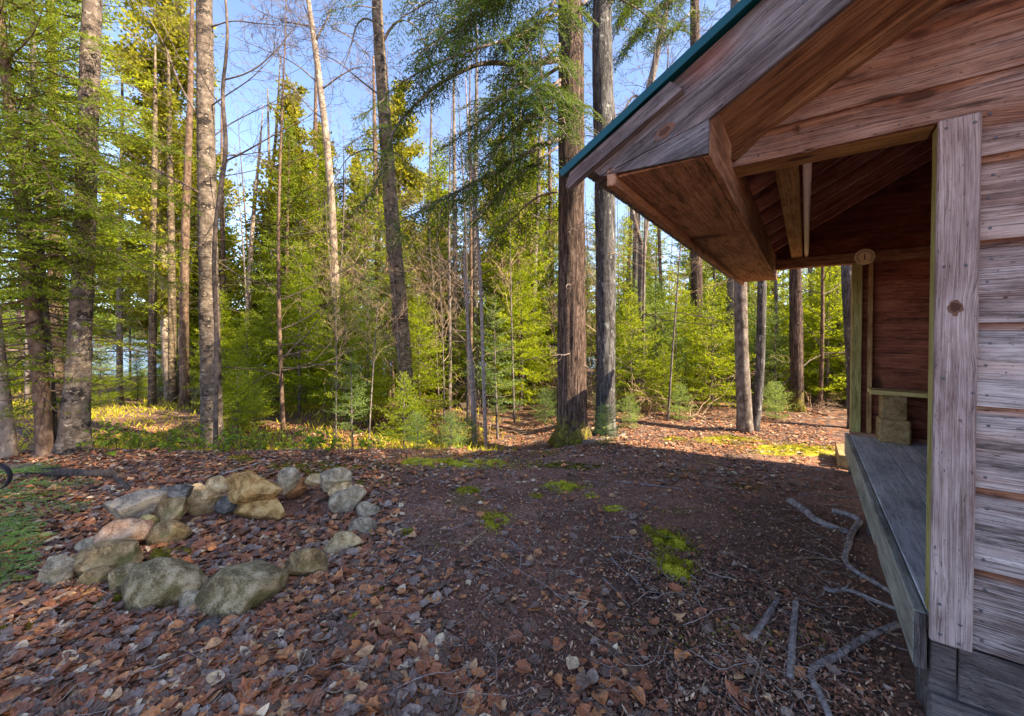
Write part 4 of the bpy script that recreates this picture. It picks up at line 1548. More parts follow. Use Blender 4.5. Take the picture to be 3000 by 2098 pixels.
def leafy(seed, H, nst, leaf, col=M_shrub):
    rng = np.random.RandomState(seed)
    tb, cb = MB(), MB()
    for k in range(nst):
        az = rng.uniform(0, 6.28)
        d = np.array([math.cos(az) * 0.35, math.sin(az) * 0.35, 1])
        pts, de = wander((rng.normal(0, .07), rng.normal(0, .07), -0.02), d, H * rng.uniform(0.6, 1.1), 7, rng, 0.4)
        tb.tube(pts, np.linspace(0.006, 0.002, 8), 4, False)
        for q_ in range(5):
            i = rng.randint(2, 7)
            az = rng.uniform(0, 6.28)
            p2, _ = wander(pts[i], (math.cos(az), math.sin(az), 0.5), H * rng.uniform(.15, .35), 4, rng, 0.5)
            tb.tube(p2, np.linspace(0.003, 0.0015, 5), 3, False)
            n = rng.randint(2, 5)
            b = p2[rng.randint(2, 5, n)] + rng.normal(0, .01, (n, 3))
            az = rng.uniform(0, 6.28, n)
            dv = np.stack([np.cos(az), np.sin(az), rng.normal(-0.15, 0.3, n)], -1)
            dv = nrm(dv)
            sdv = nrm(np.cross(dv, np.array([0, 0, 1.0]) + rng.normal(0, .35, (n, 3))))
            sz = leaf * rng.uniform(0.5, 1.2, n)
            nn_ = np.cross(sdv, dv)
            # round leaf: 8-gon folded on its midrib
            prof = [(0, 0), (0.18, 0.34), (0.5, 0.46), (0.82, 0.30), (1, 0.0), (0.82, -0.30), (0.5, -0.46), (0.18, -0.34)]
            V = np.stack([b + dv * (sz * a_)[:, None] + sdv * (sz * b_)[:, None] + nn_ * (sz * abs(b_) * 0.25)[:, None] for a_, b_ in prof], 1)
            V = np.concatenate([V, (b + dv * (sz * 0.5)[:, None])[:, None]], 1)
            f = np.concatenate([np.array([[9 * x, 9 * x + 1, 9 * x + 2, 9 * x + 8], [9 * x + 8, 9 * x + 2, 9 * x + 3, 9 * x + 4], [9 * x, 9 * x + 8, 9 * x + 6, 9 * x + 7], [9 * x + 8, 9 * x + 4, 9 * x + 5, 9 * x + 6]]) for x in range(n)])
            cb.add(V.reshape(-1, 3), f, 0, None, np.repeat(rng.rand(n), 9))
    return tb, cb


for key, sd_, H_, ns in (('shrub_a', 71, 0.62, 4), ('shrub_b', 72, 0.45, 3), ('shrub_c', 73, 0.8, 4)):
    tb, cb = leafy(sd_, H_, ns, 0.075)
    r = thing('leafy_shrub', 'pattern', 'shrub', (0, -500, 0))
    tb.build('stems', M_twig, r)
    cb.build('leaves', M_shrub, r)
    LIB[key] = [r, False]


def put(key, loc, rz, sc, label, group=None):
    r, used = LIB[key]
    if not used:
        LIB[key][1] = True
        r.location = loc
        r.rotation_euler = (0, 0, rz)
        r.scale = (sc, sc, sc)
        r['label'] = label
        if group:
            r['group'] = group
        return r
    return dup(r, loc, rz, sc, label, group)


def on_ground(x, y, dz=0.0):
    return (x, y, float(gz(x, y)) + dz)

# ------------------------------------------------------------------ trees standing where the photograph shows them
def path_px(pts, d, extra=0.0, dd=0.0):
    """pixel polyline (X, Y, width) of an upright trunk at distance d, base first"""
    P, r = [], []
    for k, (X, Y, w) in enumerate(pts):
        P.append(at(X, Y, d + dd * k))
        r.append(w * S / F * d / 2 * math.cos(math.atan((X * S - 1500) / F)))
    if extra:
        v = nrm(P[-1] - P[-2])
        v = nrm(v * 0.5 + np.array([0, 0, 0.5]))
        P.append(P[-1] + v * extra)
        r.append(r[-1] * 0.35)
    return np.array(P), np.array(r)


def trunk_tree(name, label, cat, mat, px, extra=3.0, d=None, sides=18, furrow=0.08, f=8, vz=2.5, flare=0.3, seed=0, group=None, n=70, foliage_mat=None):
    if d is None:
        b = gp(px[0][0], px[0][1])
        d = b[1]
    P, r = path_px(px, d, extra)
    P[0][2] = float(gz(P[0][0], P[0][1])) - 0.08
    root = thing(name, label, cat, tuple(P[0] + np.array([0, 0, 0.08])), 0, group)
    loc = P[0] + np.array([0, 0, 0.08])
    mb = MB()
    Pp, rr = trunk_tube(mb, P - loc, r, sides, n, seed, furrow, f, vz, flare)
    mb.build('trunk', mat, root, smooth=True)
    return root, loc, Pp + loc, rr, d


def limb(root, loc, px, r0, r1, mb, n=24):
    """px: (X, Y, distance)"""
    P = np.array([at(*p) for p in px]) - loc
    P = smooth_path(P, n)
    one = MB()
    one.tube(P, np.linspace(r0, r1, n), 8, True, 0, 0, bark_amp(int(px[0][0]), 5, 0.08, 6, 0.04), int(px[0][0]))
    mat = {'hemlock': M_root, 'birch': M_twig, 'maple': M_maple, 'bare sapling': M_twig}.get(root['category'], M_graybark)
    one.build('limb', mat, root, smooth=True)
    return P


def hemlock_limb(P, tb, cb, rng, every=0.16, L0=0.75, droop=0.25, start=0.15, nl=0.03, nw=0.0105, updown=1.0):
    n = len(P)
    LL = np.linalg.norm(np.diff(P, axis=0), axis=1).sum()
    k = start * LL
    sg = 1
    while k < LL:
        s = k / LL * (n - 1)
        i = min(int(s), n - 2)
        p = P[i] + (P[i + 1] - P[i]) * (s - i)
        ax = nrm(P[i + 1] - P[i])
        side = nrm(np.cross(ax, [0, 0, 1.0]))
        L = L0 * (1.05 - 0.6 * k / LL) * rng.uniform(0.6, 1.25)
        d = nrm(ax * rng.uniform(0.4, 1.0) + side * sg * rng.uniform(0.5, 1.1) + np.array([0, 0, rng.uniform(-0.3, 0.25) * updown]))
        ss = np.linspace(0, 1, 6)
        pts = p + d * (ss * L)[:, None] - np.array([0, 0, 1.0]) * (droop * L * ss ** 2)[:, None] + np.cumsum(rng.normal(0, 0.012, (6, 3)), 0)
        tb.tube(pts, np.linspace(0.007, 0.002, 6), 3, False, rngseed=i)
        spray(cb, pts, L, rng, 0.045, 0.42, nl, nw, 0.45, rng.normal(0, 0.35), hang=0.18)
        sg = -sg
        k += every * rng.uniform(0.6, 1.4)
    spray(cb, P[int(n * 0.5):], LL * 0.5, rng, 0.05, 0.25, nl, nw, 0.45, 0, hang=0.15)


# the big hemlock
root, loc, TP, TR, dH = trunk_tree('hemlock_tree', 'thick hemlock with furrowed brown bark and a bright mossy base beside the grey maple', 'hemlock', M_hembark,
                                   [(1283, 990, 68), (1282, 880, 64), (1282, 600, 60), (1281, 300, 57), (1279, 0, 54)], 6.0, None, 40, 0.085, 9, 1.3, 0.55, 3, n=150)
rng = np.random.RandomState(77)
tb, cb = MB(), MB()
for px, r0, L0 in (
        ([(1252, 135, 5.85), (1180, 146, 5.6), (1080, 138, 5.4), (985, 185, 5.2), (915, 248, 5.1), (876, 300, 5.05), (862, 350, 5.0), (846, 420, 5.0), (800, 470, 4.95)], 0.040, 0.42),
        ([(1250, 312, 5.85), (1180, 342, 5.6), (1105, 388, 5.4), (1020, 432, 5.2), (955, 468, 5.1), (905, 490, 5.05)], 0.036, 0.85),
        ([(1250, 30, 5.85), (1170, 80, 5.4), (1080, 105, 5.0), (980, 140, 4.8), (900, 185, 4.7)], 0.03, 0.8),
        ([(1255, -60, 5.85), (1180, -30, 5.6), (1090, 20, 5.3), (1010, 70, 5.2), (940, 120, 5.2)], 0.03, 0.9),
        ([(1255, -140, 5.85), (1130, -90, 5.8), (1000, -20, 5.9), (900, 40, 6.0)], 0.03, 0.95),
        ([(1255, 180, 5.85), (1230, 200, 5.4), (1170, 225, 5.0), (1110, 270, 4.7), (1070, 320, 4.6)], 0.026, 0.85),
        ([(1255, 190, 5.85), (1240, 230, 5.3), (1225, 265, 4.9), (1200, 300, 4.7)], 0.022, 0.75),
        ([(1262, 260, 5.8), (1270, 290, 5.3), (1262, 310, 4.95)], 0.016, 0.5),
        ([(1255, 150, 5.9), (1190, 190, 6.4), (1090, 260, 6.8), (1000, 330, 7.0)], 0.026, 0.9),
        ([(1305, 10, 5.9), (1340, -20, 6.3), (1420, 10, 6.6), (1480, 60, 6.8)], 0.022, 0.7),
        ([(1255, 100, 5.85), (1215, 140, 5.3), (1165, 190, 4.9), (1120, 215, 4.7)], 0.022, 0.85),
        ([(1255, 220, 5.85), (1210, 250, 5.3), (1150, 300, 5.0), (1090, 350, 4.9)], 0.022, 0.8),
        ([(1255, -20, 5.85), (1225, 40, 5.3), (1180, 110, 5.0), (1150, 160, 4.9)], 0.022, 0.85),
        ([(1258, -200, 5.85), (1200, -120, 5.2), (1120, -40, 4.9), (1040, 20, 4.8)], 0.026, 0.9),
        ([(1250, 330, 5.9), (1180, 380, 5.6), (1110, 440, 5.4), (1060, 500, 5.4)], 0.018, 0.75),
        ([(1250, 430, 5.9), (1200, 440, 6.3), (1140, 500, 6.8), (1100, 560, 7.1)], 0.018, 0.8),
):
    P = limb(root, loc, px, r0, 0.008, tb)
    hemlock_limb(P, tb, cb, rng, 0.075, L0 * 1.1, 0.3, 0.42 if px[0][1] == 135 else 0.12, 0.034, 0.0125)
for k in range(9):            # short bare stubs
    z = rng.uniform(0.5, 5.5)
    az = rng.uniform(0, 6.28)
    i = int(np.argmin(np.abs(TP[:, 2] - loc[2] - z)))
    twigs(tb, TP[i] - loc + np.array([math.cos(az), math.sin(az), 0]) * TR[i] * .8, (math.cos(az), math.sin(az), 0.1), rng.uniform(.15, .9), 0.010, 1, rng, 0.6, 3)
tb.build('twigs', M_root, root)
cb.build('crown', M_hem, root)

# grey maple beside it
root, loc, TP, TR, d_ = trunk_tree('maple_tree', 'straight grey maple with pale lichen flecks right of the thick mossy hemlock', 'maple', M_maple,
                                   [(1358, 972, 44), (1358, 860, 42), (1358, 600, 44), (1357, 450, 46), (1353, 250, 46), (1349, 100, 46), (1350, 0, 40)], 5.0, None, 30, 0.05, 10, 1.5, 0.3, 5, n=110)
rng = np.random.RandomState(78)
tb = MB()
for px, r0 in (([(1370, 250, d_), (1382, 290, d_ - .3), (1396, 325, d_ - .5)], 0.012), ([(1372, 375, d_), (1395, 362, d_ - .2), (1410, 350, d_ - .3)], 0.012), ([(1345, 60, d_), (1300, 20, d_ + .5), (1250, -60, d_ + 1)], 0.03), ([(1360, 20, d_), (1400, -30, d_ + .4), (1450, -90, d_ + .6)], 0.03)):
    P = limb(root, loc, px, r0, 0.004, tb, 10)
    for i in (4, 6, 8):
        twigs(tb, P[i], P[i] - P[i - 2] + rng.normal(0, .05, 3), 0.5, 0.005, 2, rng, 0.6, 4)
tb.build('twigs', M_twig, root)

# birches and the other near trunks
root, loc, TP, TR, d_ = trunk_tree('birch_tree', 'flaky barked birch rising from the left crest with bare reaching limbs', 'birch', M_birch,
                                   [(477, 1004, 54), (474, 900, 50), (468, 600, 45), (463, 400, 43), (461, 200, 41), (458, 0, 38)], 5.0, None, 30, 0.06, 6, 5, 0.35, 8, n=110)
rng = np.random.RandomState(80)
tb = MB()
for px, r0 in (
        ([(462, 290, d_), (430, 235, d_ - .1), (400, 190, d_ - .2), (375, 110, d_ - .3), (340, 50, d_ - .4), (295, -10, d_ - .4)], 0.022),
        ([(462, 445, d_), (430, 420, d_ - .2), (385, 400, d_ - .4), (345, 375, d_ - .6), (300, 350, d_ - .7), (255, 335, d_ - .8)], 0.020),
        ([(470, 240, d_), (520, 205, d_ - .2), (560, 180, d_ - .3), (610, 130, d_ - .3), (650, 80, d_ - .2)], 0.012),
        ([(474, 310, d_ + .1), (510, 280, d_ + .2), (560, 255, d_ + .2), (640, 215, d_ + .2), (690, 195, d_ + .2)], 0.012),
        ([(475, 60, d_), (520, 45, d_), (600, 55, d_), (680, 60, d_)], 0.012),
        ([(450, 180, d_), (400, 130, d_ - .3), (370, 60, d_ - .5), (330, 10, d_ - .5)], 0.010),
        ([(450, 300, d_), (350, 215, d_ - .5), (290, 215, d_ - .6)], 0.008),
        ([(455, 400, d_), (505, 395, d_ - .2), (560, 385, d_ - .3), (620, 370, d_ - .3), (740, 340, d_ - .2)], 0.009),
):
    P = limb(root, loc, px, r0, 0.003, tb, 14)
    for i in range(4, 14, 2):
        twigs(tb, P[i], P[i] - P[i - 2] + rng.normal(0, .1, 3), rng.uniform(0.35, 0.8), 0.004, 2, rng, 0.6, 4, rmin=0.0018)
tb.build('twigs', M_twig, root)

root, loc, TP, TR, d_ = trunk_tree('birch_tree', 'broad pale birch at the left whose upper trunk leans right behind dark fir boughs', 'birch', M_birch,
                                   [(163, 1015, 84), (172, 900, 66), (182, 720, 54), (192, 480, 52), (198, 250, 50), (208, 0, 46)], 5.0, None, 30, 0.06, 6, 5, 0.25, 9, n=100)
root, loc, TP, TR, d_ = trunk_tree('birch_tree', 'sunlit pale trunk cut off by the left edge of the photo', 'birch', M_pale,
                                   [(22, 1024, 46), (14, 960, 40), (4, 860, 36), (-8, 740, 33), (-30, 560, 30)], 6.0, None, 22, 0.05, 6, 5, 0.3, 10, n=80)

# leaning thin stem with bare limbs right of the birch
root, loc, TP, TR, d_ = trunk_tree('bare_sapling', 'thin dark leafless sapling curving up just right of the flaky birch', 'bare sapling', M_twig,
                                   [(482, 990, 12), (486, 760, 11), (478, 560, 11), (492, 430, 11), (512, 330, 11), (496, 230, 9), (500, 170, 9), (514, 90, 7), (505, 0, 6)], 2.0, 6.0, 8, 0.05, 6, 3, 0.2, 11, n=70)
rng = np.random.RandomState(82)
tb = MB()
for px, r0 in (([(505, 362, d_), (560, 335, d_), (600, 310, d_), (660, 280, d_), (720, 245, d_ + .1)], 0.014), ([(500, 180, d_), (560, 165, d_), (620, 115, d_), (660, 60, d_), (690, 30, d_)], 0.012),
               ([(510, 350, d_), (560, 345, d_), (630, 335, d_)], 0.008), ([(480, 500, d_), (440, 560, d_ - .2), (420, 600, d_ - .2)], 0.007), ([(497, 240, d_), (460, 190, d_ - .2), (420, 90, d_ - .3)], 0.009)):
    P = limb(root, loc, px, r0, 0.003, tb, 12)
    for i in range(3, 12, 2):
        twigs(tb, P[i], P[i] - P[i - 2] + rng.normal(0, .1, 3), rng.uniform(0.35, 0.7), 0.004, 2, rng, 0.6, 4, rmin=0.0018)
tb.build('twigs', M_twig, root)

# brown birch in the middle, tall pale stem, far trunks
root, loc, TP, TR, d_ = trunk_tree('birch_tree', 'leaning yellow-brown birch in the middle with flaky sunlit bark', 'birch', M_ybirch,
                                   [(914, 930, 36), (910, 850, 36), (900, 720, 35), (888, 600, 34), (878, 480, 33), (868, 350, 30), (858, 200, 27), (850, 100, 25), (845, 0, 24)], 5.0, 8.0, 26, 0.09, 7, 5, 0.2, 12, n=110)
rng = np.random.RandomState(83)
tb, cb = MB(), MB()
for px, r0 in (([(858, 95, d_), (880, 55, d_), (905, 40, d_), (935, 60, d_), (965, 130, d_)], 0.03), ([(846, 60, d_), (825, 35, d_), (800, 50, d_), (785, 110, d_), (760, 180, d_)], 0.022), ([(860, 220, d_), (820, 190, d_), (760, 140, d_), (700, 110, d_)], 0.02), ([(870, 360, d_), (830, 330, d_), (780, 350, d_), (740, 420, d_)], 0.018)):
    P = limb(root, loc, px, r0, 0.004, tb, 14)
    for i in range(4, 14, 2):
        twigs(tb, P[i], P[i] - P[i - 2] + rng.normal(0, .1, 3), rng.uniform(0.5, 1.1), 0.006, 2, rng, 0.6, 5, rmin=0.0025)
for px in ([(880, 200, 7.8), (850, 235, 7.5), (790, 270, 7.2)], [(865, 330, 7.8), (900, 350, 7.6), (920, 390, 7.4)], [(860, 480, 7.9), (880, 510, 7.5), (905, 540, 7.2)], [(850, 20, 7.8), (790, 10, 7.5), (730, 30, 7.3)], [(870, 280, 7.8), (820, 300, 7.5), (770, 330, 7.2)]):
    P = limb(root, loc, px, 0.012, 0.004, tb, 12)
    hemlock_limb(P, tb, cb, rng, 0.14, 0.7, 0.3, 0.1)
tb.build('twigs', M_twig, root)
cb.build('crown', M_hem, root)

root, loc, TP, TR, d_ = trunk_tree('bare_tree', 'tall slender pale trunk leaning left, bare forked top in the blue sky', 'bare tree', M_pale,
                                   [(757, 900, 18), (755, 700, 18), (749, 560, 17), (742, 420, 16), (731, 300, 16), (717, 190, 15), (705, 90, 13), (690, 0, 11)], 4.0, 11.0, 14, 0.06, 6, 4, 0.2, 13, n=80)
rng = np.random.RandomState(84)
tb = MB()
for px, r0 in (([(712, 130, d_), (700, 60, d_), (672, -10, d_)], 0.04), ([(708, 90, d_), (735, 40, d_), (760, -20, d_)], 0.03), ([(722, 200, d_), (770, 165, d_), (800, 150, d_), (850, 150, d_)], 0.025), ([(718, 190, d_), (660, 140, d_), (590, 110, d_), (540, 90, d_)], 0.022), ([(728, 270, d_), (690, 240, d_), (640, 170, d_), (600, 60, d_)], 0.02), ([(705, 60, d_), (640, 50, d_), (570, 20, d_)], 0.02), ([(742, 60, d_), (800, 90, d_), (840, 160, d_)], 0.02)):
    P = limb(root, loc, px, r0, 0.006, tb, 12)
    for i in range(2, 12, 1):
        twigs(tb, P[i], P[i] - P[i - 2] + rng.normal(0, .2, 3), rng.uniform(0.6, 1.3), 0.007, 2, rng, 0.6, 4, rmin=0.004)
tb.build('twigs', M_twig, root)

trunk_tree('dead_snag', 'thin bleached dead snag pointing up into the sky left of the slender pale trunk', 'dead tree', M_pale,
           [(555, 860, 12), (556, 700, 12), (562, 560, 11), (572, 440, 9), (582, 340, 6), (590, 240, 2)], 0.1, 12.0, 8, 0.05, 6, 3, 0.2, 14, n=50)
root, loc, TP, TR, d_ = trunk_tree('forked_tree', 'slim trunk with a Y fork at mid height right of the grey maple', 'bare tree', M_graybark,
                                   [(1437, 780, 18), (1437, 680, 16), (1438, 600, 16), (1442, 552, 18)], 0, 9.0, 12, 0.08, 6, 2, 0.2, 15, n=50)
rng = np.random.RandomState(85)
tb = MB()
for px, r0 in (([(1441, 556, d_), (1424, 505, d_), (1410, 430, d_), (1385, 330, d_), (1372, 200, d_), (1365, 40, d_)], 0.048), ([(1444, 556, d_), (1452, 500, d_), (1462, 400, d_), (1490, 250, d_), (1500, 100, d_)], 0.044)):
    P = limb(root, loc, px, r0, 0.012, tb, 16)
    for i in range(4, 16, 1):
        twigs(tb, P[i], P[i] - P[i - 2] + rng.normal(0, .35, 3), rng.uniform(0.7, 1.5), 0.010, 2, rng, 0.5, 5, rmin=0.004)
tb.build('twigs', M_graybark, root)

root, loc, TP, TR, d_ = trunk_tree('twisted_tree', 'crooked branching tree with bare twigs seen over the teal roof edge', 'bare tree', M_graybark,
                                   [(1432, 900, 16), (1425, 600, 16), (1430, 400, 16), (1440, 250, 17), (1455, 200, 16), (1474, 130, 15), (1480, 60, 14), (1500, 20, 12), (1508, -30, 10)], 2.0, 12.0, 10, 0.05, 6, 2, 0.2, 16, n=60)
rng = np.random.RandomState(86)
tb, cb = MB(), MB()
for px, r0 in (([(1444, 222, d_), (1420, 210, d_), (1395, 255, d_), (1370, 260, d_), (1340, 225, d_)], 0.035), ([(1455, 200, d_), (1500, 235, d_), (1560, 200, d_), (1600, 120, d_)], 0.03), ([(1478, 90, d_), (1520, 60, d_), (1570, 90, d_), (1620, 40, d_)], 0.03), ([(1440, 260, d_), (1480, 290, d_), (1520, 250, d_)], 0.02), ([(1480, 60, d_), (1440, 70, d_), (1390, 110, d_)], 0.03), ([(1432, 330, d_), (1410, 300, d_), (1385, 330, d_)], 0.02)):
    P = limb(root, loc, px, r0, 0.008, tb, 14)
    for i in range(2, 14, 1):
        twigs(tb, P[i], P[i] - P[i - 2] + rng.normal(0, .3, 3), rng.uniform(0.7, 1.6), 0.008, 2, rng, 0.6, 4, rmin=0.004)
tb.build('twigs', M_graybark, root)
# hemlock boughs hanging in from above, right of the maple
root = trunk_tree('hemlock_tree', 'hemlock mostly hidden behind the roof whose dark boughs hang right of the maple', 'hemlock', M_hembark,
                  [(1560, 960, 30), (1562, 600, 28), (1560, 200, 24), (1556, -100, 18)], 3.0, 10.5, 14, 0.08, 8, 2, 0.3, 17, n=60)
root, loc, d_ = root[0], root[1], 10.5
tb, cb = MB(), MB()
rng = np.random.RandomState(87)
for px in ([(1550, -120, 10.5), (1480, -60, 9.6), (1420, 0, 9), (1380, 60, 8.8)], [(1550, -60, 10.5), (1480, 20, 9.6), (1430, 70, 9.2), (1395, 130, 9)], [(1555, 20, 10.5), (1520, 60, 9.9), (1480, 90, 9.5)], [(1550, -150, 10.5), (1500, -80, 9.5), (1490, 0, 9), (1500, 40, 8.9)]):
    P = limb(root, loc, px, 0.03, 0.008, tb)
    hemlock_limb(P, tb, cb, rng, 0.15, 1.0, 0.35, 0.25, 0.05, 0.018)
tb.build('twigs', M_root, root)
cb.build('crown', M_hem, root)

# twin trunks and the darker one seen under the eave
tw = trunk_tree('twin_trunk_tree', 'grey-brown twin trunks joined at the base, seen below the eave corner', 'twin tree', M_graybark,
                [(1671, 968, 38), (1667, 880, 33), (1662, 760, 31), (1660, 640, 29), (1655, 400, 26), (1650, 0, 20)], 3.0, None, 20, 0.05, 7, 3, 0.15, 18, n=80)
mb = MB()
P, r = path_px([(1690, 966, 22), (1696, 930, 22), (1704, 860, 22), (1706, 760, 21), (1708, 640, 21), (1716, 400, 18), (1730, 100, 14)], tw[4], 3.0)
P[0][2] = float(gz(P[0][0], P[0][1])) - .08
trunk_tube(mb, P - tw[1], r, 18, 80, 19, 0.05, 7, 3, 0.1)
mb.build('second_trunk', M_maple, tw[0], smooth=True)
trunk_tree('hemlock_tree', 'dark rough trunk behind the twin trunks, mossy at the foot', 'hemlock', M_hembark,
           [(1787, 922, 34), (1785, 800, 31), (1784, 640, 29), (1782, 400, 26), (1780, 100, 22)], 3.0, None, 20, 0.09, 8, 2, 0.3, 20, n=80)
trunk_tree('birch_tree', 'mottled pale slender birch glimpsed just left of the far shelter post', 'birch', M_birch,
           [(1896, 905, 12), (1888, 820, 10), (1880, 720, 10), (1874, 600, 9), (1868, 400, 8)], 3.0, 9.0, 12, 0.05, 6, 3, 0.2, 21, n=60)
trunk_tree('maple_tree', 'rough dark trunk partly covered by the far shelter post', 'maple', M_maple,
           [(1918, 930, 34), (1912, 800, 32), (1904, 690, 32), (1900, 600, 32), (1898, 300, 28)], 3.0, 6.6, 16, 0.09, 8, 2, 0.2, 22, n=60)
trunk_tree('bare_tree', 'straight trunk rising behind the roof slope near the top of the photo', 'bare tree', M_graybark,
           [(1640, 900, 26), (1642, 400, 22), (1645, 0, 16)], 3.0, 11.0, 12, 0.06, 7, 2, 0.2, 23, n=40)
for k, (px, d_, mt) in enumerate([
    ([(1826, 905, 13), (1822, 760, 12), (1816, 600, 11), (1812, 300, 8)], 10.0, M_graybark), ([(1852, 915, 12), (1856, 800, 11), (1858, 640, 10), (1856, 300, 7)], 10.5, M_spruce),
    ([(1840, 890, 20), (1838, 760, 18), (1838, 600, 17), (1836, 300, 14)], 12.0, M_spruce), ([(1745, 890, 10), (1742, 760, 9), (1738, 600, 8), (1735, 300, 6)], 11.0, M_graybark),
    ([(340, 850, 20), (343, 700, 19), (345, 500, 17), (348, 300, 13)], 11.5, M_ybirch), ([(385, 840, 21), (386, 700, 20), (383, 480, 17), (380, 300, 14)], 12.0, M_ybirch),
    ([(414, 850, 24), (412, 690, 22), (416, 500, 20), (424, 300, 16), (430, 100, 12)], 11.0, M_spruce), ([(268, 860, 17), (268, 720, 16), (270, 560, 14), (274, 300, 10)], 12.5, M_graybark),
    ([(545, 860, 14), (560, 780, 13), (566, 700, 12), (600, 480, 9), (620, 300, 7)], 13.0, M_ybirch), ([(505, 850, 14), (503, 740, 13), (500, 600, 12), (498, 400, 9)], 13.5, M_spruce),
    ([(615, 880, 12), (612, 700, 12), (608, 500, 10), (604, 380, 8)], 12.5, M_graybark), ([(700, 700, 16), (702, 560, 15), (706, 380, 12), (708, 250, 9)], 14.0, M_spruce),
    ([(850, 800, 16), (848, 600, 15), (845, 480, 13), (840, 300, 10)], 13.0, M_spruce), ([(1024, 880, 12), (1022, 700, 12), (1020, 560, 11), (1018, 300, 8)], 12.0, M_graybark),
    ([(1068, 860, 12), (1066, 640, 12), (1064, 480, 11), (1068, 250, 9)], 11.5, M_graybark), ([(1120, 800, 9), (1118, 640, 9), (1124, 480, 8), (1128, 300, 6)], 14.0, M_spruce),
    ([(1153, 800, 11), (1152, 640, 11), (1150, 500, 10), (1150, 300, 8)], 14.0, M_ybirch), ([(1163, 800, 10), (1162, 640, 10), (1164, 500, 9), (1166, 300, 7)], 14.5, M_ybirch),
    ([(1194, 820, 12), (1196, 700, 12), (1200, 560, 11), (1208, 420, 10), (1212, 250, 8)], 12.0, M_graybark), ([(1240, 860, 12), (1238, 700, 11), (1236, 560, 10), (1232, 350, 8)], 12.5, M_spruce),
    ([(1410, 850, 10), (1404, 700, 10), (1412, 560, 9), (1420, 400, 7)], 13.0, M_graybark), ([(1490, 880, 10), (1486, 740, 9), (1480, 600, 8), (1474, 400, 6)], 11.0, M_spruce),
    ([(1562, 880, 9), (1560, 740, 9), (1556, 600, 8), (1552, 400, 6)], 11.0, M_ybirch), ([(60, 900, 13), (62, 760, 12), (64, 560, 11), (66, 300, 9)], 12.0, M_graybark),
    ([(1610, 880, 10), (1606, 760, 9), (1602, 640, 8), (1600, 400, 6)], 12.0, M_graybark), ([(955, 820, 11), (960, 650, 10), (962, 500, 9), (966, 350, 7)], 14.0, M_graybark),
]):
    trunk_tree('slender_tree', 'slender straight trunk standing among the firs in the woods behind', 'tree', mt, px, 2.5, d_, 9, 0.07, 6, 3, 0.15, 30 + k, 'slender trunks in the woods', 30)

# the tall spruces on the left whose boughs cross the birches
def shear(mb, k):
    for v in mb.v:
        v[:, 0] += k * np.maximum(v[:, 2], 0)


for nm, lab, seed, H, R, pxb, k, mt, cm, dd in (
        ('spruce_tree', 'reddish barked spruce at the left with long dark drooping boughs', 91, 11.0, 1.75, (92, 1022), -0.045, M_spruce, M_firdark, 0.16),
        ('spruce_tree', 'thinner grey stemmed spruce close against the reddish spruce', 92, 9.0, 1.15, (116, 1012), -0.025, M_graybark, M_firdark, 0.22)):
    tb, cb = conifer(seed, H, R, 0.34, 6, (-0.22, 0.45), 0.06, 0.045, 0.0115, bare=0.07, deadto=dd, gap=0.06, tr=0.085 if R > 1.5 else 0.055, prof=0.6)
    shear(tb, k)
    shear(cb, k)
    if seed == 91:
        base = gp(*pxb)
        rg = np.random.RandomState(912)
        for kk, (X1, Y1, d1, Y0) in enumerate([(430, 345, 5.0, 300), (360, 300, 4.9, 240), (440, 470, 5.1, 420), (330, 420, 4.7, 380), (400, 560, 5.0, 500), (300, 520, 4.6, 470), (250, 380, 4.4, 330), (420, 640, 5.2, 600), (230, 480, 4.5, 420), (300, 230, 5.0, 190),
                                                (180, 330, 4.3, 280), (330, 620, 4.8, 560), (120, 440, 4.2, 390), (160, 560, 4.4, 520), (60, 380, 4.3, 340), (20, 520, 4.5, 470), (380, 400, 5.3, 350), (250, 580, 4.7, 540), (290, 130, 5.0, 100), (200, 640, 4.6, 600)]):
            xs0 = 92 - 45 * (1022 - Y0) / 1022
            p0, p1 = at(xs0, Y0, base[1]) - base, at(X1, Y1, d1) - base
            ss = np.linspace(0, 1, 10)
            P = p0 + (p1 - p0) * ss[:, None] + np.array([0, 0, 1.0]) * (0.22 * np.sin(ss * 3.1) - 0.05 * ss)[:, None] + np.cumsum(rg.normal(0, 0.012, (10, 3)), 0)
            tb.tube(P, np.linspace(0.012, 0.003, 10), 4, False)
            hemlock_limb(P, tb, cb, rg, 0.10, 0.50, 0.15, 0.25, 0.036, 0.0105)
    plant(nm, lab, 'spruce', tb, cb, mt, cm, tuple(gp(*pxb)))
tb, cb = conifer(95, 13.0, 2.2, 0.45, 6, (-0.3, 0.4), 0.08, 0.065, 0.0166, bare=0.12, deadto=0.2, gap=0.1, prof=0.6)
plant('spruce_tree', 'broad sunlit spruce filling the upper left corner behind the reddish spruce', 'spruce', tb, cb, M_spruce, M_fir, on_ground(-8.6, 7.6))

# golden cedars
for k, (X, d_, key, sc) in enumerate([(385, 13.0, 'cedar_a', 1.12), (330, 14.5, 'cedar_b', 1.02), (455, 15.0, 'cedar_b', 1.05), (668, 13.0, 'cedar_b', 0.98), (715, 15.0, 'cedar_b', 0.95), (640, 17.0, 'cedar_b', 0.8),
                                      (905, 14.5, 'cedar_b', 1.08), (800, 18.0, 'cedar_b', 1.0), (1110, 19.0, 'cedar_b', 1.1), (250, 17.0, 'cedar_b', 0.85), (985, 17.0, 'cedar_b', 0.85), (1190, 16.0, 'cedar_b', 1.0)]):
    x = (X * S - 1500) / F * d_
    put(key, on_ground(x, d_), k * 1.7, sc, 'tall narrow cedar with golden sunlit foliage in the woods', 'golden cedars')

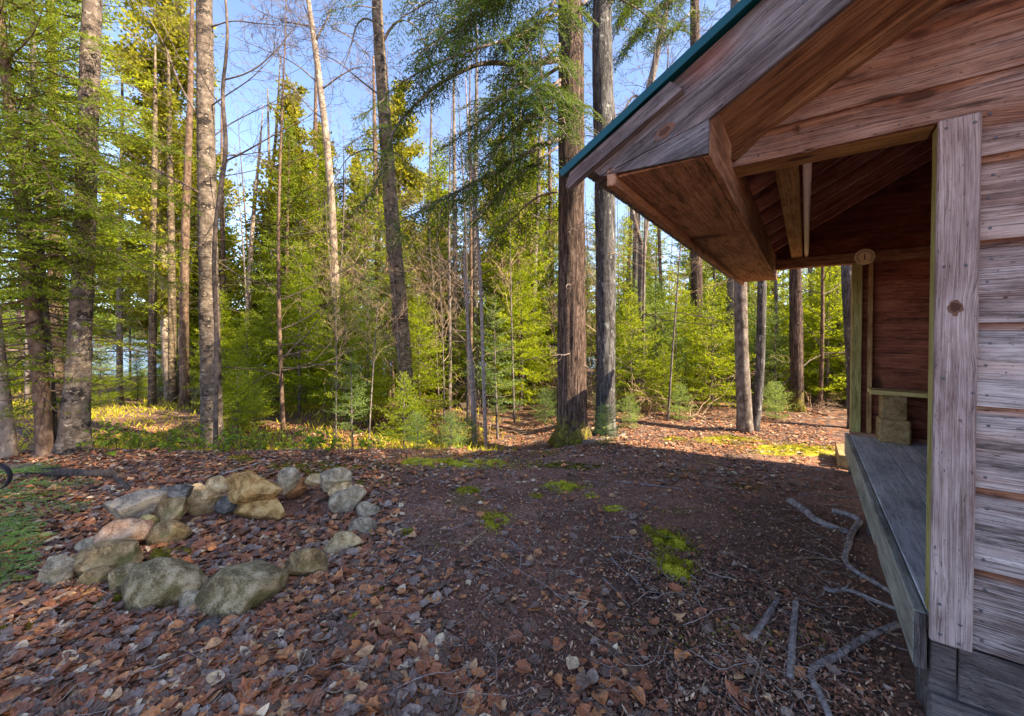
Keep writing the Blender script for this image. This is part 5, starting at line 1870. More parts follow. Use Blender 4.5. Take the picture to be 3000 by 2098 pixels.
# bright firs in the middle
for X, Yb, d_, key, sc, lab in [
    (668, 885, 9.6, 'fir_b', 1.10, 'tallest bright green fir sapling, pointed tip left of the slender pale trunk'),
    (775, 890, 8.8, 'fir_b', 0.82, 'bushy bright fir sapling at the foot of the slender pale trunk'),
    (555, 885, 10.2, 'fir_a', 1.0, 'dark low fir sapling between the birch and the tallest bright fir'),
    (940, 900, 8.4, 'fir_a', 1.05, 'bright fir sapling leaning over the foot of the yellow-brown birch'),
    (905, 975, 6.3, 'fir_c', 0.85, 'small fir in front of the foot of the yellow-brown birch'),
    (1115, 955, 7.6, 'fir_d', 0.85, 'thin stemmed fir left of the mossy hemlock'),
    (1360, 985, 5.75, 'fir_e', 0.75, 'tiny pale fir seedling at the foot of the grey maple'),
    (1415, 905, 8.4, 'fir_a', 0.95, 'grey-green fir sapling right of the grey maple'),
    (1010, 1010, 5.6, 'fir_e', 0.75, 'low spreading fir seedling on the crest left of the hemlock'),
    (935, 1012, 5.5, 'fir_e', 0.7, 'low dull fir seedling left of its larger neighbour on the crest'),
    (1525, 940, 7.4, 'fir_e', 0.9, 'small pale fir seedling beside the thin sticks right of the maple'),
    (1742, 900, 8.8, 'fir_d', 0.7, 'pale fir sapling between the twin trunks and the dark trunk'),
    (790, 985, 6.7, 'fir_d', 0.55, 'thin double stemmed fir in front of the bright saplings'),
]:
    x = (X * S - 1500) / F * d_
    put(key, on_ground(x, d_), X * 0.37, sc, lab)

# fill the woods
rng = np.random.RandomState(2024)
placed = []


def scatter(keys, n, ylo, yhi, smin, smax, gap, label, group, ok=None, power=1.0):
    c = 0
    tries = 0
    while c < n and tries < n * 60:
        tries += 1
        y = ylo + (yhi - ylo) * rng.rand() ** power
        x = rng.uniform(-1.45, 1.42) * y
        if ok is not None and not ok(x, y):
            continue
        if any((x - a_) ** 2 + (y - b_) ** 2 < (gap * g_) ** 2 for a_, b_, g_ in placed):
            continue
        placed.append((x, y, 1.0))
        put(keys[rng.randint(len(keys))], on_ground(x, y), rng.uniform(0, 6.28), rng.uniform(smin, smax), label, group)
        c += 1


def px_of(x, y):
    return (1500 + F * x / y) / S


def clear_lake(x, y):
    X = px_of(x, y)
    return not (X < 470 and y < 22)


def woods(x, y):
    X = px_of(x, y)
    if X < 480 and y < 16:
        return False
    if X > 1280 and y < 11.5:
        return False
    if 215 < X < 300 or 480 < X < 640:
        return rng.rand() < 0.25
    return True


scatter(['spruce_a', 'spruce_c', 'spruce_c', 'spruce_d', 'spruce_d'], 50, 10.5, 20, 0.72, 1.05, 0.85, 'dense green spruce in the woods behind the bright saplings', 'spruces in the woods', woods)
for X, d_, key, sc in [(985, 12.5, 'spruce_d', 1.0), (1060, 13.5, 'spruce_a', 0.9), (1125, 12.0, 'spruce_d', 0.95), (1195, 14.0, 'spruce_a', 0.95), (1000, 15.5, 'spruce_a', 1.0), (1150, 16.5, 'spruce_a', 1.0), (1240, 12.5, 'spruce_d', 0.8), (620, 12.5, 'spruce_d', 0.85), (720, 11.8, 'spruce_d', 0.95), (820, 12.2, 'spruce_a', 0.85), (560, 13.5, 'spruce_c', 0.9), (500, 14, 'spruce_d', 0.9), (420, 14.0, 'spruce_d', 0.95)]:
    x_ = (X * S - 1500) / F * d_
    placed.append((x_, d_, 1.0))
    put(key, on_ground(x_, d_), X * 0.61, sc, 'dense green spruce in the woods behind the bright saplings', 'spruces in the woods')
scatter(['spruce_b', 'spruce_a'], 44, 18, 34, 0.65, 0.95, 1.3, 'distant green spruce at the back of the woods', 'distant spruces', lambda x, y: woods(x, y) and (px_of(x, y) > 480 or y < 22))
scatter(['fir_a', 'fir_b', 'fir_d', 'fir_b', 'fir_c'], 50, 8.2, 16, 0.65, 1.05, 0.62, 'young fir with bright green needles in the undergrowth', G_SAP, clear_lake)
scatter(['fir_a', 'fir_b', 'fir_c'], 14, 11, 22, 0.5, 0.8, 0.8, 'low young fir near the lake shore', 'young firs by the lake', lambda x, y: not clear_lake(x, y))
scatter(['fir_c', 'fir_e', 'fir_e'], 26, 6.2, 11, 0.6, 1.0, 0.5, 'small fir seedling on the sunlit woodland floor', 'fir seedlings on the woodland floor', lambda x, y: (px_of(x, y) > 520) and not (2.0 < x < 6.5 and y < 7.2))
scatter(['bare_a', 'bare_b', 'bare_b'], 16, 9, 24, 0.7, 1.05, 0.9, 'leafless tree with fine bare twigs in the woods', 'leafless trees in the woods', lambda x, y: px_of(x, y) > 470)
scatter(['fir_d', 'fir_b', 'fir_a', 'fir_d'], 26, 8.2, 13.5, 0.7, 1.1, 0.5, 'pale green young fir behind the shelter', 'young firs behind the shelter', lambda x, y: px_of(x, y) > 1390)
scatter(['stem_a', 'stem_b'], 60, 8.0, 18, 0.7, 1.1, 0.45, 'thin bare stemmed tree among the firs', 'thin stems among the firs', lambda x, y: px_of(x, y) > 470 or y > 11)
scatter(['bare_c'], 34, 6.6, 14, 0.45, 1.0, 0.5, 'thin leafless sapling with pale twigs in the undergrowth', 'leafless saplings', lambda x, y: px_of(x, y) > 700 and not (2.0 < x < 6.5 and y < 7.2))
scatter(['brush_a', 'brush_b'], 30, 7.0, 12, 0.6, 1.2, 0.4, 'tangle of dead tan brush on the woodland floor', 'dead brush in the woods', lambda x, y: px_of(x, y) > 880)

# leafy shrubs along the crest
rng = np.random.RandomState(303)
for k in range(26):
    X = [120, 165, 215, 250, 285, 320, 345, 390, 425, 450, 510, 530, 575, 600, 640, 680, 720, 760, 240, 380, 560, 840, 700, 300, 500, 820][k]
    d_ = rng.uniform(5.0, 5.9)
    x = (X * S - 1500) / F * d_
    put(['shrub_a', 'shrub_b', 'shrub_c'][k % 3], on_ground(x, d_), rng.uniform(0, 6), rng.uniform(0.55, 0.95), 'small shrub with round green leaves on the crest of the bank', 'leafy shrubs on the crest')

# thin stems before the hemlock
for px, lab, d_ in (([(1090, 1008, 9), (1085, 880, 8), (1080, 700, 8), (1074, 560, 7), (1062, 420, 6), (1050, 300, 5)], 'thin smooth grey sapling stem standing on the crest left of the hemlock', None),
                    ([(1062, 962, 8), (1057, 860, 7), (1048, 720, 6), (1046, 690, 6)], 'left one of two thin brown stems beside the smooth grey stem', 7.0),
                    ([(1066, 964, 8), (1064, 880, 7), (1056, 780, 6), (1046, 700, 4)], 'right one of two thin brown stems beside the smooth grey stem', 7.1)):
    r_ = trunk_tree('sapling_stem', lab, 'sapling', M_stick, px, 1.0, d_, 8, 0.05, 6, 3, 0.1, 50, None, 40)
    rng = np.random.RandomState(len(lab))
    tb = MB()
    for i in range(14, 38, 3):
        az = rng.uniform(0, 6.28)
        twigs(tb, r_[2][i] - r_[1], (math.cos(az), math.sin(az), 0.6), rng.uniform(.3, .8), 0.004, 2, rng, 0.5, 4, rmin=0.002)
    tb.build('branches', M_twig, r_[0])

# trees behind the shelter, outside the frame, that keep the clearing in shade
for k, (x, y, key, sc) in enumerate([(5.5, 0.3, 'spruce_b', 1.0), (4.9, -1.7, 'spruce_b', 1.1), (6.9, -0.7, 'spruce_b', 1.35), (3.4, -3.0, 'spruce_b', 1.0), (5.8, -3.2, 'spruce_b', 1.2), (8.3, 0.0, 'spruce_b', 1.4), (8.0, -2.2, 'spruce_b', 1.3), (10.2, -0.9, 'spruce_b', 1.5), (9.6, -3.2, 'spruce_b', 1.4)]):
    put(key, on_ground(x, y), k * 1.1, sc, 'spruce standing behind the shelter, outside the picture', 'spruces behind the shelter')

# ------------------------------------------------------------------ forest floor: leaves, crumbs, twigs, grass (too many to count)
RING = (-1.55, 3.3)


def dens_leaf(x, y):
    xd = np.interp(y, [1.3, 1.66, 2.3, 3.5, 4.5, 5.2], [0.0, -0.15, -0.55, -1.1, -1.35, -1.6])
    d = 1 - sstep(-0.25, 0.25, x - xd)
    n = fbm(np.stack([x * 1.6, y * 1.6, 0 * x + 2.2], -1), 3)
    mid = sstep(0.02, 0.22, n) * (1 - sstep(0.35, 0.75, x)) * 0.5 * (1 - sstep(2.4, 3.0, y))
    back = 0.34 * sstep(3.6, 5.0, y) * (0.5 + sstep(-0.15, 0.2, n))
    thin = 0.045 * (1 - sstep(1.0, 1.8, x))
    moss = 1 - 0.0 * x
    out = np.maximum.reduce([d, mid, back, thin + 0 * x])
    shed_x = np.where((x - 1.70) * 0.805 - (y - 1.63) * 0.593 > -0.05, 0.0, 1.0)      # none under the shelter
    return out * shed_x * moss


def leaf_templates():
    s = np.array([0, 0.16, 0.38, 0.62, 0.84, 1.0])
    w = np.array([0.03, 0.26, 0.40, 0.36, 0.19, 0.0])
    V = []
    for a_, b_ in zip(s, w):
        V += [(a_ - 0.5, -b_, 0), (a_ - 0.5, 0, 0), (a_ - 0.5, b_, 0)]
    f = []
    for k in range(5):
        for c in range(2):
            f.append([3 * k + c, 3 * k + c + 1, 3 * k + c + 4, 3 * k + c + 3])
    T1 = (np.array(V), np.array(f))
    # lobed leaf
    an = np.linspace(0, 2 * math.pi, 21)[:-1]
    rad = np.array([0.58, .44, .50, .40, .54, .42, .44, .36, .38, .28, .14, .28, .38, .36, .44, .42, .54, .40, .50, .44])
    V = [(0, 0, 0)] + [(r * math.cos(a_), r * math.sin(a_), 0) for r, a_ in zip(rad, an)]
    f = [[0, 1 + k, 1 + (k + 1) % 20, 1 + (k + 2) % 20] for k in range(0, 20, 2)]
    T2 = (np.array(V, float), np.array(f))
    return T1, T2


def scatter_leaves(mb, x, y, rng, size, tmpl, ramp=(0, 1), zoff=0.024, tilt=0.15):
    V, f = tmpl
    n = len(x)
    sz = size * rng.uniform(0.4, 1.3, n) * (1 - 0.3 * sstep(3.8, 5.5, y))
    curl = rng.normal(0.0, 0.42, n) + 0.05
    fold = rng.normal(0.05, 0.25, n)
    P = V[None] * sz[:, None, None]
    zc = curl[:, None] * (V[None, :, 0] ** 2) * 1.4 + fold[:, None] * np.abs(V[None, :, 1]) * 1.2
    P[..., 2] = zc * sz[:, None]
    P[..., 1] *= rng.uniform(0.65, 1.1, n)[:, None]
    az = rng.uniform(0, 6.283, n)
    tx, ty = rng.normal(0, tilt, n), rng.normal(0, tilt, n)
    ca, sa = np.cos(az)[:, None], np.sin(az)[:, None]
    X = P[..., 0] * ca - P[..., 1] * sa
    Y = P[..., 0] * sa + P[..., 1] * ca
    Z = P[..., 2] + X * tx[:, None] + Y * ty[:, None]
    z0 = gz(x, y) + rng.uniform(0.006, zoff, n)
    low = Z.min(1)
    z0 = z0 - np.minimum(low + 0.02, 0) * 0.75
    W = np.stack([X + x[:, None], Y + y[:, None], Z + z0[:, None]], -1)
    K = len(V)
    ff = (f[None] + (np.arange(n) * K)[:, None, None]).reshape(-1, f.shape[1])
    g = np.broadcast_to(V[None] * size, W.shape) + rng.uniform(-9, 9, (n, 1, 3))
    mb.add(W.reshape(-1, 3), ff, 0, g.reshape(-1, 3), np.repeat(ramp[0] + (ramp[1] - ramp[0]) * rng.rand(n), K))


rng = np.random.RandomState(404)
T1, T2 = leaf_templates()
m = MB()
for tm_, num, size, ramp in ((T1, 62000, 0.072, (0, 1)), (T2, 30000, 0.078, (0.0, 0.86)), (T1, 60000, 0.034, (0, 0.9))):
    y = 1.25 + 7.5 * rng.rand(num) ** 1.25
    x = rng.uniform(-1.45, 1.0, num) * y
    x = np.clip(x, -8, 6)
    # thin out evenly by area
    w = np.minimum(1, y / 6.0)
    keep = rng.rand(num) < np.maximum(dens_leaf(x, y), (0.16 if size < 0.05 else 0.0) * ((x - 1.70) * 0.805 - (y - 1.63) * 0.593 < -0.05)) * (0.30 + 0.7 * w)
    for cx, cy, wx, wy in STONE_FOOT:
        keep &= ((x - cx) / (wx + 0.02)) ** 2 + ((y - cy) / (wy + 0.02)) ** 2 > 1
    x, y = x[keep], y[keep]
    scatter_leaves(m, x, y, rng, size, tm_, ramp)
tag(m.build('leaf_litter', M_leaf, smooth=False), 'fallen brown, orange and grey leaves covering the ground', 'leaf litter', kind='stuff')

# crumbs of bark, cones and needles
rng = np.random.RandomState(405)
n = 120000
y = 1.25 + 5.5 * rng.rand(n) ** 1.6
x = rng.uniform(-0.75, 1.15, n) * y
ok = ((x - 1.70) * 0.805 - (y - 1.63) * 0.593 < -0.02)
x, y = x[ok], y[ok]
n = len(x)
az = rng.uniform(0, 6.28, n)
d = nrm(np.stack([np.cos(az), np.sin(az), rng.normal(0, .35, n)], -1))
sd_ = nrm(np.cross(d, np.stack([rng.normal(0, .5, n), rng.normal(0, .5, n), np.ones(n)], -1)))
m = MB()
big = rng.rand(n) ** 3
rhombs(m, np.stack([x, y, gz(x, y) + rng.uniform(0.001, 0.012, n)], -1), d, sd_, 0.011 + 0.034 * big, 0.005 + 0.010 * rng.rand(n), rng.rand(n))
tag(m.build('humus_crumbs', M_chip), 'reddish brown crumbs of bark and needles on the bare soil', 'litter', kind='stuff')

# fine twigs
rng = np.random.RandomState(406)
m = MB()
for k in range(1300):
    y = 1.3 + 5.2 * rng.rand() ** 1.3
    x = rng.uniform(-1.2, 1.0) * y
    if (x - 1.70) * 0.805 - (y - 1.63) * 0.593 > -0.12:
        continue
    if x < -0.6 - 0.2 * y and rng.rand() < 0.5:
        continue
    L = rng.uniform(0.08, 0.42)
    az = rng.uniform(0, 6.28)
    pts, _ = wander((x, y, 0), (math.cos(az), math.sin(az), 0), L, 7, rng, 0.8)
    h = rng.uniform(0.012, 0.04) + np.abs(np.sin(np.linspace(0, 3, 8) + rng.uniform(0, 3))) * 0.012
    pts[:, 2] = gz(pts[:, 0], pts[:, 1]) + h
    r = rng.choice([0.0010, 0.0014, 0.002, 0.0028], p=[.35, .35, .2, .1])
    m.tube(pts, np.linspace(r, r * 0.6, 8), 3, False, rngseed=k)
    if rng.rand() < 0.5:
        p2, _ = wander(pts[3], pts[5] - pts[3] + rng.normal(0, L * .2, 3), L * 0.5, 4, rng, 0.7)
        p2[:, 2] = gz(p2[:, 0], p2[:, 1]) + 0.02
        m.tube(p2, np.linspace(r * .7, r * 0.5, 5), 3, False, rngseed=k)
tag(m.build('twig_litter', M_finetwig), 'fine dead twigs strewn over the clearing', 'twigs', kind='stuff')

# grass and low green growth on the sunny bank towards the lake
rng = np.random.RandomState(407)
n = 42000
y = 5.7 + 16 * rng.rand(n) ** 1.5
x = rng.uniform(-1.45, 0.12, n) * y
nz = fbm(np.stack([x * 0.8, y * 0.8, 0 * x + 6.2], -1), 3)
keep = rng.rand(n) < (0.25 + sstep(-0.12, 0.2, nz)) * (1 - sstep(-1.6, 0.4, x - 0.02 * y)) * np.where((x > -5) & (y > 8) & (y < 13), 0.55, 1)
x, y = x[keep], y[keep]
n = len(x)
az = rng.uniform(0, 6.28, n)
d = nrm(np.stack([np.cos(az) * 0.6, np.sin(az) * 0.6, rng.uniform(0.4, 1.3, n)], -1))
sd_ = nrm(np.cross(d, rng.normal(0, 1, (n, 3))))
m = MB()
rhombs(m, np.stack([x, y, gz(x, y) - 0.01], -1), d, sd_, rng.uniform(0.06, 0.2, n), rng.uniform(0.008, 0.03, n), rng.rand(n), 0, 0.5)
tag(m.build('grass', M_grass), 'bright yellow-green grass on the low ground towards the lake', 'grass', kind='stuff')


# ------------------------------------------------------------------ moss
def moss(X, Y, rx, ry, h, label, mat=None, seed=0, fuzz=26000, name='moss_cushion', group=None):
    c = gp(X, Y)
    rg = np.random.RandomState(seed + 500)
    n1, n2 = 28, 12
    a = np.linspace(0, 2 * math.pi, n1, endpoint=False)
    edge = 1 + 0.9 * fbm(np.stack([np.cos(a) * 1.6 + seed, np.sin(a) * 1.6, 0 * a], -1), 3)
    V = []
    for k in range(n2 + 1):
        u = k / n2
        x = np.cos(a) * rx * edge * u
        y = np.sin(a) * ry * edge * u
        lump = 0.55 + 2.4 * fbm(np.stack([(x + seed) * 16, y * 16, 0 * x], -1), 3)
        z = gz(c[0] + x, c[1] + y) - c[2] + h * np.sqrt(max(1 - u ** 2.2, 0)) * lump - (0.006 if k == n2 else 0)
        V.append(np.stack([x, y, z], -1))
    V = np.concatenate(V)
    q_ = np.array([[k * n1 + j_, (k + 1) * n1 + j_, (k + 1) * n1 + (j_ + 1) % n1, k * n1 + (j_ + 1) % n1] for k in range(n2) for j_ in range(n1)])
    m = MB()
    m.add(V, q_, 0, None, np.clip(0.30 + 1.1 * fbm(np.stack([V[:, 0] * 30 + seed, V[:, 1] * 30, 0 * V[:, 0]], -1), 3), 0, 1))
    nf = int(min(9000, max(300, fuzz * rx * ry * 3.14)))
    i = rg.randint(0, len(q_), nf)
    uv = rg.rand(nf, 2)
    A = V[q_[i, 0]] * ((1 - uv[:, :1]) * (1 - uv[:, 1:])) + V[q_[i, 1]] * (uv[:, :1] * (1 - uv[:, 1:])) + V[q_[i, 2]] * (uv[:, :1] * uv[:, 1:]) + V[q_[i, 3]] * ((1 - uv[:, :1]) * uv[:, 1:])
    d = nrm(rg.normal(0, 0.5, (nf, 3)) + np.array([0, 0, 0.8]))
    sd_ = nrm(np.cross(d, rg.normal(0, 1, (nf, 3))))
    cl = 0.45 + 1.0 * fbm(np.stack([A[:, 0] * 18 + seed, A[:, 1] * 18, 0 * A[:, 0]], -1), 2)
    rhombs(m, A - d * 0.003, d, sd_, 0.019 * rg.uniform(0.5, 1.3, nf), 0.007, np.clip(cl + 0.5 * (rg.rand(nf) - .5), 0, 1))
    n3 = nf // 2                                     # loose shoots thinning out round the edge
    aa = rg.uniform(0, 6.283, n3)
    ee = np.interp(aa, np.append(a, 2 * math.pi), np.append(edge, edge[0])) * (0.8 + 0.75 * rg.rand(n3) ** 2.0)
    x, y = np.cos(aa) * rx * ee, np.sin(aa) * ry * ee
    d = nrm(rg.normal(0, 0.6, (n3, 3)) + np.array([0, 0, 0.7]))
    sd_ = nrm(np.cross(d, rg.normal(0, 1, (n3, 3))))
    rhombs(m, np.stack([x, y, gz(c[0] + x, c[1] + y) - c[2] + 0.002], -1), d, sd_, 0.02 * rg.uniform(0.5, 1.3, n3), 0.007, np.clip(0.15 + 0.7 * rg.rand(n3), 0, 1))
    o = m.build(name, mat or M_moss)
    o.location = c
    return tag(o, label, 'moss', group)


for args in [
    (1498, 1215, 0.13, 0.15, 0.035, 'large bright yellow-green moss patch in the middle right of the clearing, upper lobe', None, 1),
    (1512, 1272, 0.12, 0.12, 0.04, 'lower lobe of the large bright moss patch, nearest the shelter sticks', None, 2),
    (1452, 1188, 0.035, 0.04, 0.02, 'small moss tuft at the upper left corner of the large bright patch', None, 3),
    (836, 1192, 0.055, 0.045, 0.035, 'vivid green moss cushion beside the light grey stone at the right of the fire ring', None, 4),
    (912, 1196, 0.06, 0.05, 0.025, 'green moss cushion just right of the vivid one by the fire ring', None, 5),
    (1108, 1168, 0.10, 0.16, 0.018, 'pale olive moss patch in the centre of the clearing', M_moss, 6),
    (790, 1402, 0.045, 0.07, 0.018, 'small moss patch among the leaves right of the big front boulder', M_moss, 7),
    (846, 1332, 0.04, 0.05, 0.018, 'yellowish moss tuft by a pale lichen scrap right of the fire ring', M_moss, 8),
    (1262, 1092, 0.17, 0.10, 0.03, 'long yellow-green moss patch before the mossy hemlock', None, 9),
    (1326, 1112, 0.05, 0.05, 0.03, 'round vivid moss cushion just below the long patch before the hemlock', None, 10),
    (1376, 1142, 0.08, 0.045, 0.022, 'moss growing along a short dead stick in the clearing', None, 11),
    (1205, 1112, 0.05, 0.04, 0.02, 'tiny moss tuft left of the round vivid cushion', None, 12),
    (1050, 1100, 0.10, 0.09, 0.015, 'flat yellow moss patch near the centre back of the clearing', M_moss, 13),
    (700, 1052, 0.85, 0.20, 0.02, 'wide dull green moss mat behind the fire ring', M_mossdark, 14, 9000),
    (1005, 1040, 0.62, 0.16, 0.03, 'broad yellow-green moss mat on the crest right of the fire ring', M_moss, 15, 12000),
    (1265, 1045, 0.38, 0.10, 0.02, 'thin moss strip on the crest below the hemlock', M_mossdark, 16, 12000),
    (540, 1030, 0.20, 0.13, 0.03, 'moss mat on the crest right of the birch foot', M_mossdark, 17, 14000),
    (1790, 1008, 0.62, 0.26, 0.03, 'mossy strip of ground leading to the far end of the shelter floor', M_moss, 18, 9000),
    (1640, 985, 0.5, 0.2, 0.02, 'sunlit yellow moss at the foot of the twin trunks', M_moss, 19, 9000),
    (828, 1085, 0.22, 0.10, 0.016, 'dull moss patch just behind the right-hand stones', M_mossdark, 20, 14000),
    (1512, 985, 0.18, 0.1, 0.02, 'sunlit moss patch right of the maple foot', M_moss, 21, 12000),
    (380, 1246, 0.13, 0.12, 0.05, 'dark green moss inside the ring behind the widest boulder', M_mossdark, 22, 20000),
    (238, 1352, 0.05, 0.05, 0.03, 'dark moss between the left stones and the widest boulder', M_mossdark, 23, 20000),
    (18, 1420, 0.14, 0.07, 0.02, 'moss strip at the lower left edge among fallen leaves', M_mossdark, 24, 14000),
    (90, 1118, 0.09, 0.06, 0.03, 'moss tuft under the fir bough at the left', M_mossdark, 25, 14000),
]:
    moss(*args)


# thin scattered moss shoots between the cushions
rng = np.random.RandomState(606)
n = 90000
y = 2.0 + 3.6 * rng.rand(n)
x = rng.uniform(-1.6, 2.6, n)
f1 = fbm(np.stack([x * 2.1, y * 3.4, 0 * x + 3.3], -1), 3)
keep = (f1 > 0.17) & (rng.rand(n) < sstep(0.17, 0.42, f1)) & ((x - 1.70) * 0.805 - (y - 1.63) * 0.593 < -0.3)
x, y = x[keep], y[keep]
n = len(x)
d = nrm(rng.normal(0, 0.6, (n, 3)) + np.array([0, 0, 0.7]))
m = MB()
rhombs(m, np.stack([x, y, gz(x, y) + 0.002], -1), d, nrm(np.cross(d, rng.normal(0, 1, (n, 3)))), 0.018 * rng.uniform(0.5, 1.3, n), 0.007, rng.rand(n))
tag(m.build('moss_shoots', M_mossdark), 'thin olive moss shoots scattered over the bare soil', 'moss', kind='stuff')


# ------------------------------------------------------------------ sticks, roots, logs: one by one
def ground_stick(name, label, cat, px, w, mat, lift=0.35, sides=10, src=True, n=None, tips=0, seed=0, w1=None, taper=0.75, sub=None):
    P = []
    for X, Y in px:
        P.append(gsrc(X, Y) if src else gp(X, Y))
    P = np.array(P)
    d = P[:, 1]
    r = w / F * d / 2
    r = r * np.linspace(1, taper, len(r))
    P[:, 2] += r * lift + 0.004
    n = n or max(10, len(px) * 8)
    P4 = smooth_path(np.concatenate([P, r[:, None]], 1), n)
    c = P4[n // 2, :3].copy()
    m = MB()
    m.tube(P4[:, :3] - c, P4[:, 3], sides, True, 0, 0, bark_amp(seed, 5, 0.10, 12, 0.05), seed)
    rg = np.random.RandomState(seed + 5)
    for k in range(tips):
        i = rg.randint(n // 4, n - 1)
        p2, _ = wander(P4[i, :3] - c, (P4[min(i + 1, n - 1), :3] - P4[i - 1, :3]) + rg.normal(0, 0.02, 3), rg.uniform(0.05, .2), 4, rg, 0.5)
        p2[:, 2] = np.maximum(p2[:, 2], -P4[n // 2, 3] * 0.2)
        m.tube(p2, np.linspace(P4[i, 3] * .4, 0.001, 5), 4, False)
    o = m.build(name, mat, smooth=True)
    o.location = c
    return tag(o, label, cat)


def c8(*p):
    return [(2000 + x / 1.463, 1000 + y / 1.463) for x, y in p]


def c6(*p):
    return [(1000 + x / 2.013, 1300 + y / 2.013) for x, y in p]


def c3(*p):
    return [(x / 2.013, 1300 + y / 2.013) for x, y in p]


ground_stick('stick', 'short thick grey stick lying alone left of its longer twin on the black soil', 'stick', c8((303, 1277), (350, 1205), (410, 1108)), 19, M_stick, seed=1)
ground_stick('stick', 'straight thick grey stick standing out on the black soil, right of the short one', 'stick', c8((462, 1452), (470, 1300), (485, 1120)), 21, M_stick, seed=2)
ground_stick('stick', 'long thin tan stick tilted beside the short thick stick', 'stick', c8((272, 1552), (325, 1390), (372, 1230)), 7, M_tan, seed=3)
ground_stick('branch', 'thick bent grey branch with an elbow in front of the shelter floor', 'branch', c8((640, 1640), (590, 1520), (525, 1415), (640, 1372), (770, 1282), (925, 1222)), 20, M_stick, seed=4, tips=6, taper=0.9)
ground_stick('branch', 'pale curved branch reaching under the shelter floor above the elbow branch', 'branch', c8((605, 1068), (650, 1078), (715, 1070), (800, 1108), (935, 1160)), 14, M_stick, seed=5, tips=3)
ground_stick('tree_root', 'thick tapering root surfacing at mid clearing near the shelter', 'root', c8((460, 692), (520, 730), (570, 775), (630, 800), (710, 825)), 21, M_stick, 0.45, seed=6)
ground_stick('tree_root', 'long snaking root running along beside the shelter floor', 'root', c8((640, 735), (700, 748), (768, 772), (722, 830), (708, 890), (688, 945), (740, 1000), (820, 1038), (905, 1092)), 17, M_stick, 0.6, seed=7, tips=4)
ground_stick('stick', 'reddish thin stick left of the snaking root', 'stick', c8((495, 935), (560, 930), (680, 942)), 6, M_tan, seed=8)
ground_stick('stick', 'thin dark twig just below the reddish thin stick', 'stick', c8((592, 992), (680, 1000), (800, 1025)), 6, M_root, seed=9)
ground_stick('stick', 'pale forked twig at the bottom edge below the long tan stick', 'stick', c8((455, 1610), (470, 1560), (500, 1525)), 6, M_stick, seed=10, tips=2)
ground_stick('stick', 'thin twig across the upper end of the elbow branch', 'stick', c8((770, 1252), (850, 1250), (940, 1262)), 6, M_tan, seed=11, tips=2)
ground_stick('stick', 'brown twig at the foot of the shelter corner', 'stick', c8((845, 1285), (900, 1310), (1000, 1342)), 7, M_root, seed=12)
ground_stick('stick', 'slim root-like stick at the far end beside the shelter floor', 'stick', c8((330, 535), (420, 590), (520, 580)), 5, M_root, seed=13)
ground_stick('stick', 'thin dark root crossing the soil above the thick tapering root', 'stick', c8((495, 655), (620, 665), (760, 672)), 5, M_root, seed=14)
ground_stick('stick', 'pale thin root curving just above the snaking root', 'stick', c8((580, 700), (680, 708), (780, 722)), 5, M_tan, seed=15)
ground_stick('branch', 'long forked grey branch lying on the leaves at the lower left, left arm', 'branch', c3((-20, 1530), (120, 1430), (230, 1365), (340, 1340), (460, 1400), (560, 1462), (660, 1540), (745, 1625)), 8, M_stick, 1.6, seed=16, tips=4)
ground_stick('branch', 'thin arm of twig rising from the elbow of the long forked branch', 'branch', c3((310, 1342), (400, 1250), (480, 1208), (660, 1170), (840, 1100)), 4.5, M_stick, 1.8, seed=17, tips=3)
ground_stick('branch', 'slender dark twig curving right of the long forked branch at the bottom', 'branch', c3((560, 1462), (700, 1510), (830, 1480), (960, 1390), (1060, 1330)), 4, M_stick, 1.8, seed=18)
ground_stick('stick', 'lichen spotted twig forming the lower arm of a V right of the fire ring', 'stick', c6((195, 640), (300, 648), (410, 660), (570, 712)), 7, M_stick, seed=19, tips=3)
ground_stick('stick', 'lichen spotted twig forming the upper arm of a V right of the fire ring', 'stick', c6((250, 500), (300, 560), (390, 625), (480, 675)), 6, M_stick, seed=20, tips=4)
ground_stick('stick', 'smooth brown stick in the centre across the pale olive moss', 'stick', c6((700, 640), (800, 560), (890, 490)), 8, M_tan, seed=21)
ground_stick('stick', 'arched grey twig below the smooth brown stick', 'stick', c6((770, 730), (850, 670), (930, 645), (1022, 630)), 5, M_stick, seed=22, tips=3)
ground_stick('stick', 'hooked grey twig right of the arched twig', 'stick', c6((975, 570), (1030, 600), (1062, 660), (1055, 735)), 5, M_stick, seed=23, tips=2)
ground_stick('stick', 'long slender grey stick curving up through the leaves at bottom centre', 'stick', c6((610, 1590), (700, 1495), (830, 1415), (940, 1335), (1005, 1205)), 6, M_stick, 1.0, seed=24)
ground_stick('stick', 'tan-grey stick with a bent end at the bottom edge, centre', 'stick', c6((660, 1620), (740, 1560), (830, 1520), (960, 1502)), 8, M_tan, 1.0, seed=25)
ground_stick('stick', 'pale twig pair pointing right at lower centre, beside grey leaves', 'stick', c6((1350, 1475), (1450, 1420), (1560, 1375), (1640, 1370)), 5, M_stick, 1.0, seed=26, tips=2)
ground_stick('stick', 'thin twig slanting down from the dark stick toward the large moss', 'stick', c6((1575, 650), (1640, 740), (1720, 790), (1790, 880)), 5, M_stick, seed=27, tips=4)
ground_stick('stick', 'straight bluish twig ending by grey leaves left of the large moss', 'stick', c6((1545, 800), (1620, 870), (1700, 968)), 5, M_stick, seed=28, tips=1)
ground_stick('stick', 'short dark stick left of the upper end of the large moss', 'stick', c6((1590, 555), (1680, 562), (1760, 560)), 7, M_root, seed=29)
ground_stick('stick', 'long thin stick across the small sunlit ground spot', 'stick', c6((1620, 225), (1740, 238), (1860, 252), (2010, 270)), 5, M_stick, seed=30)
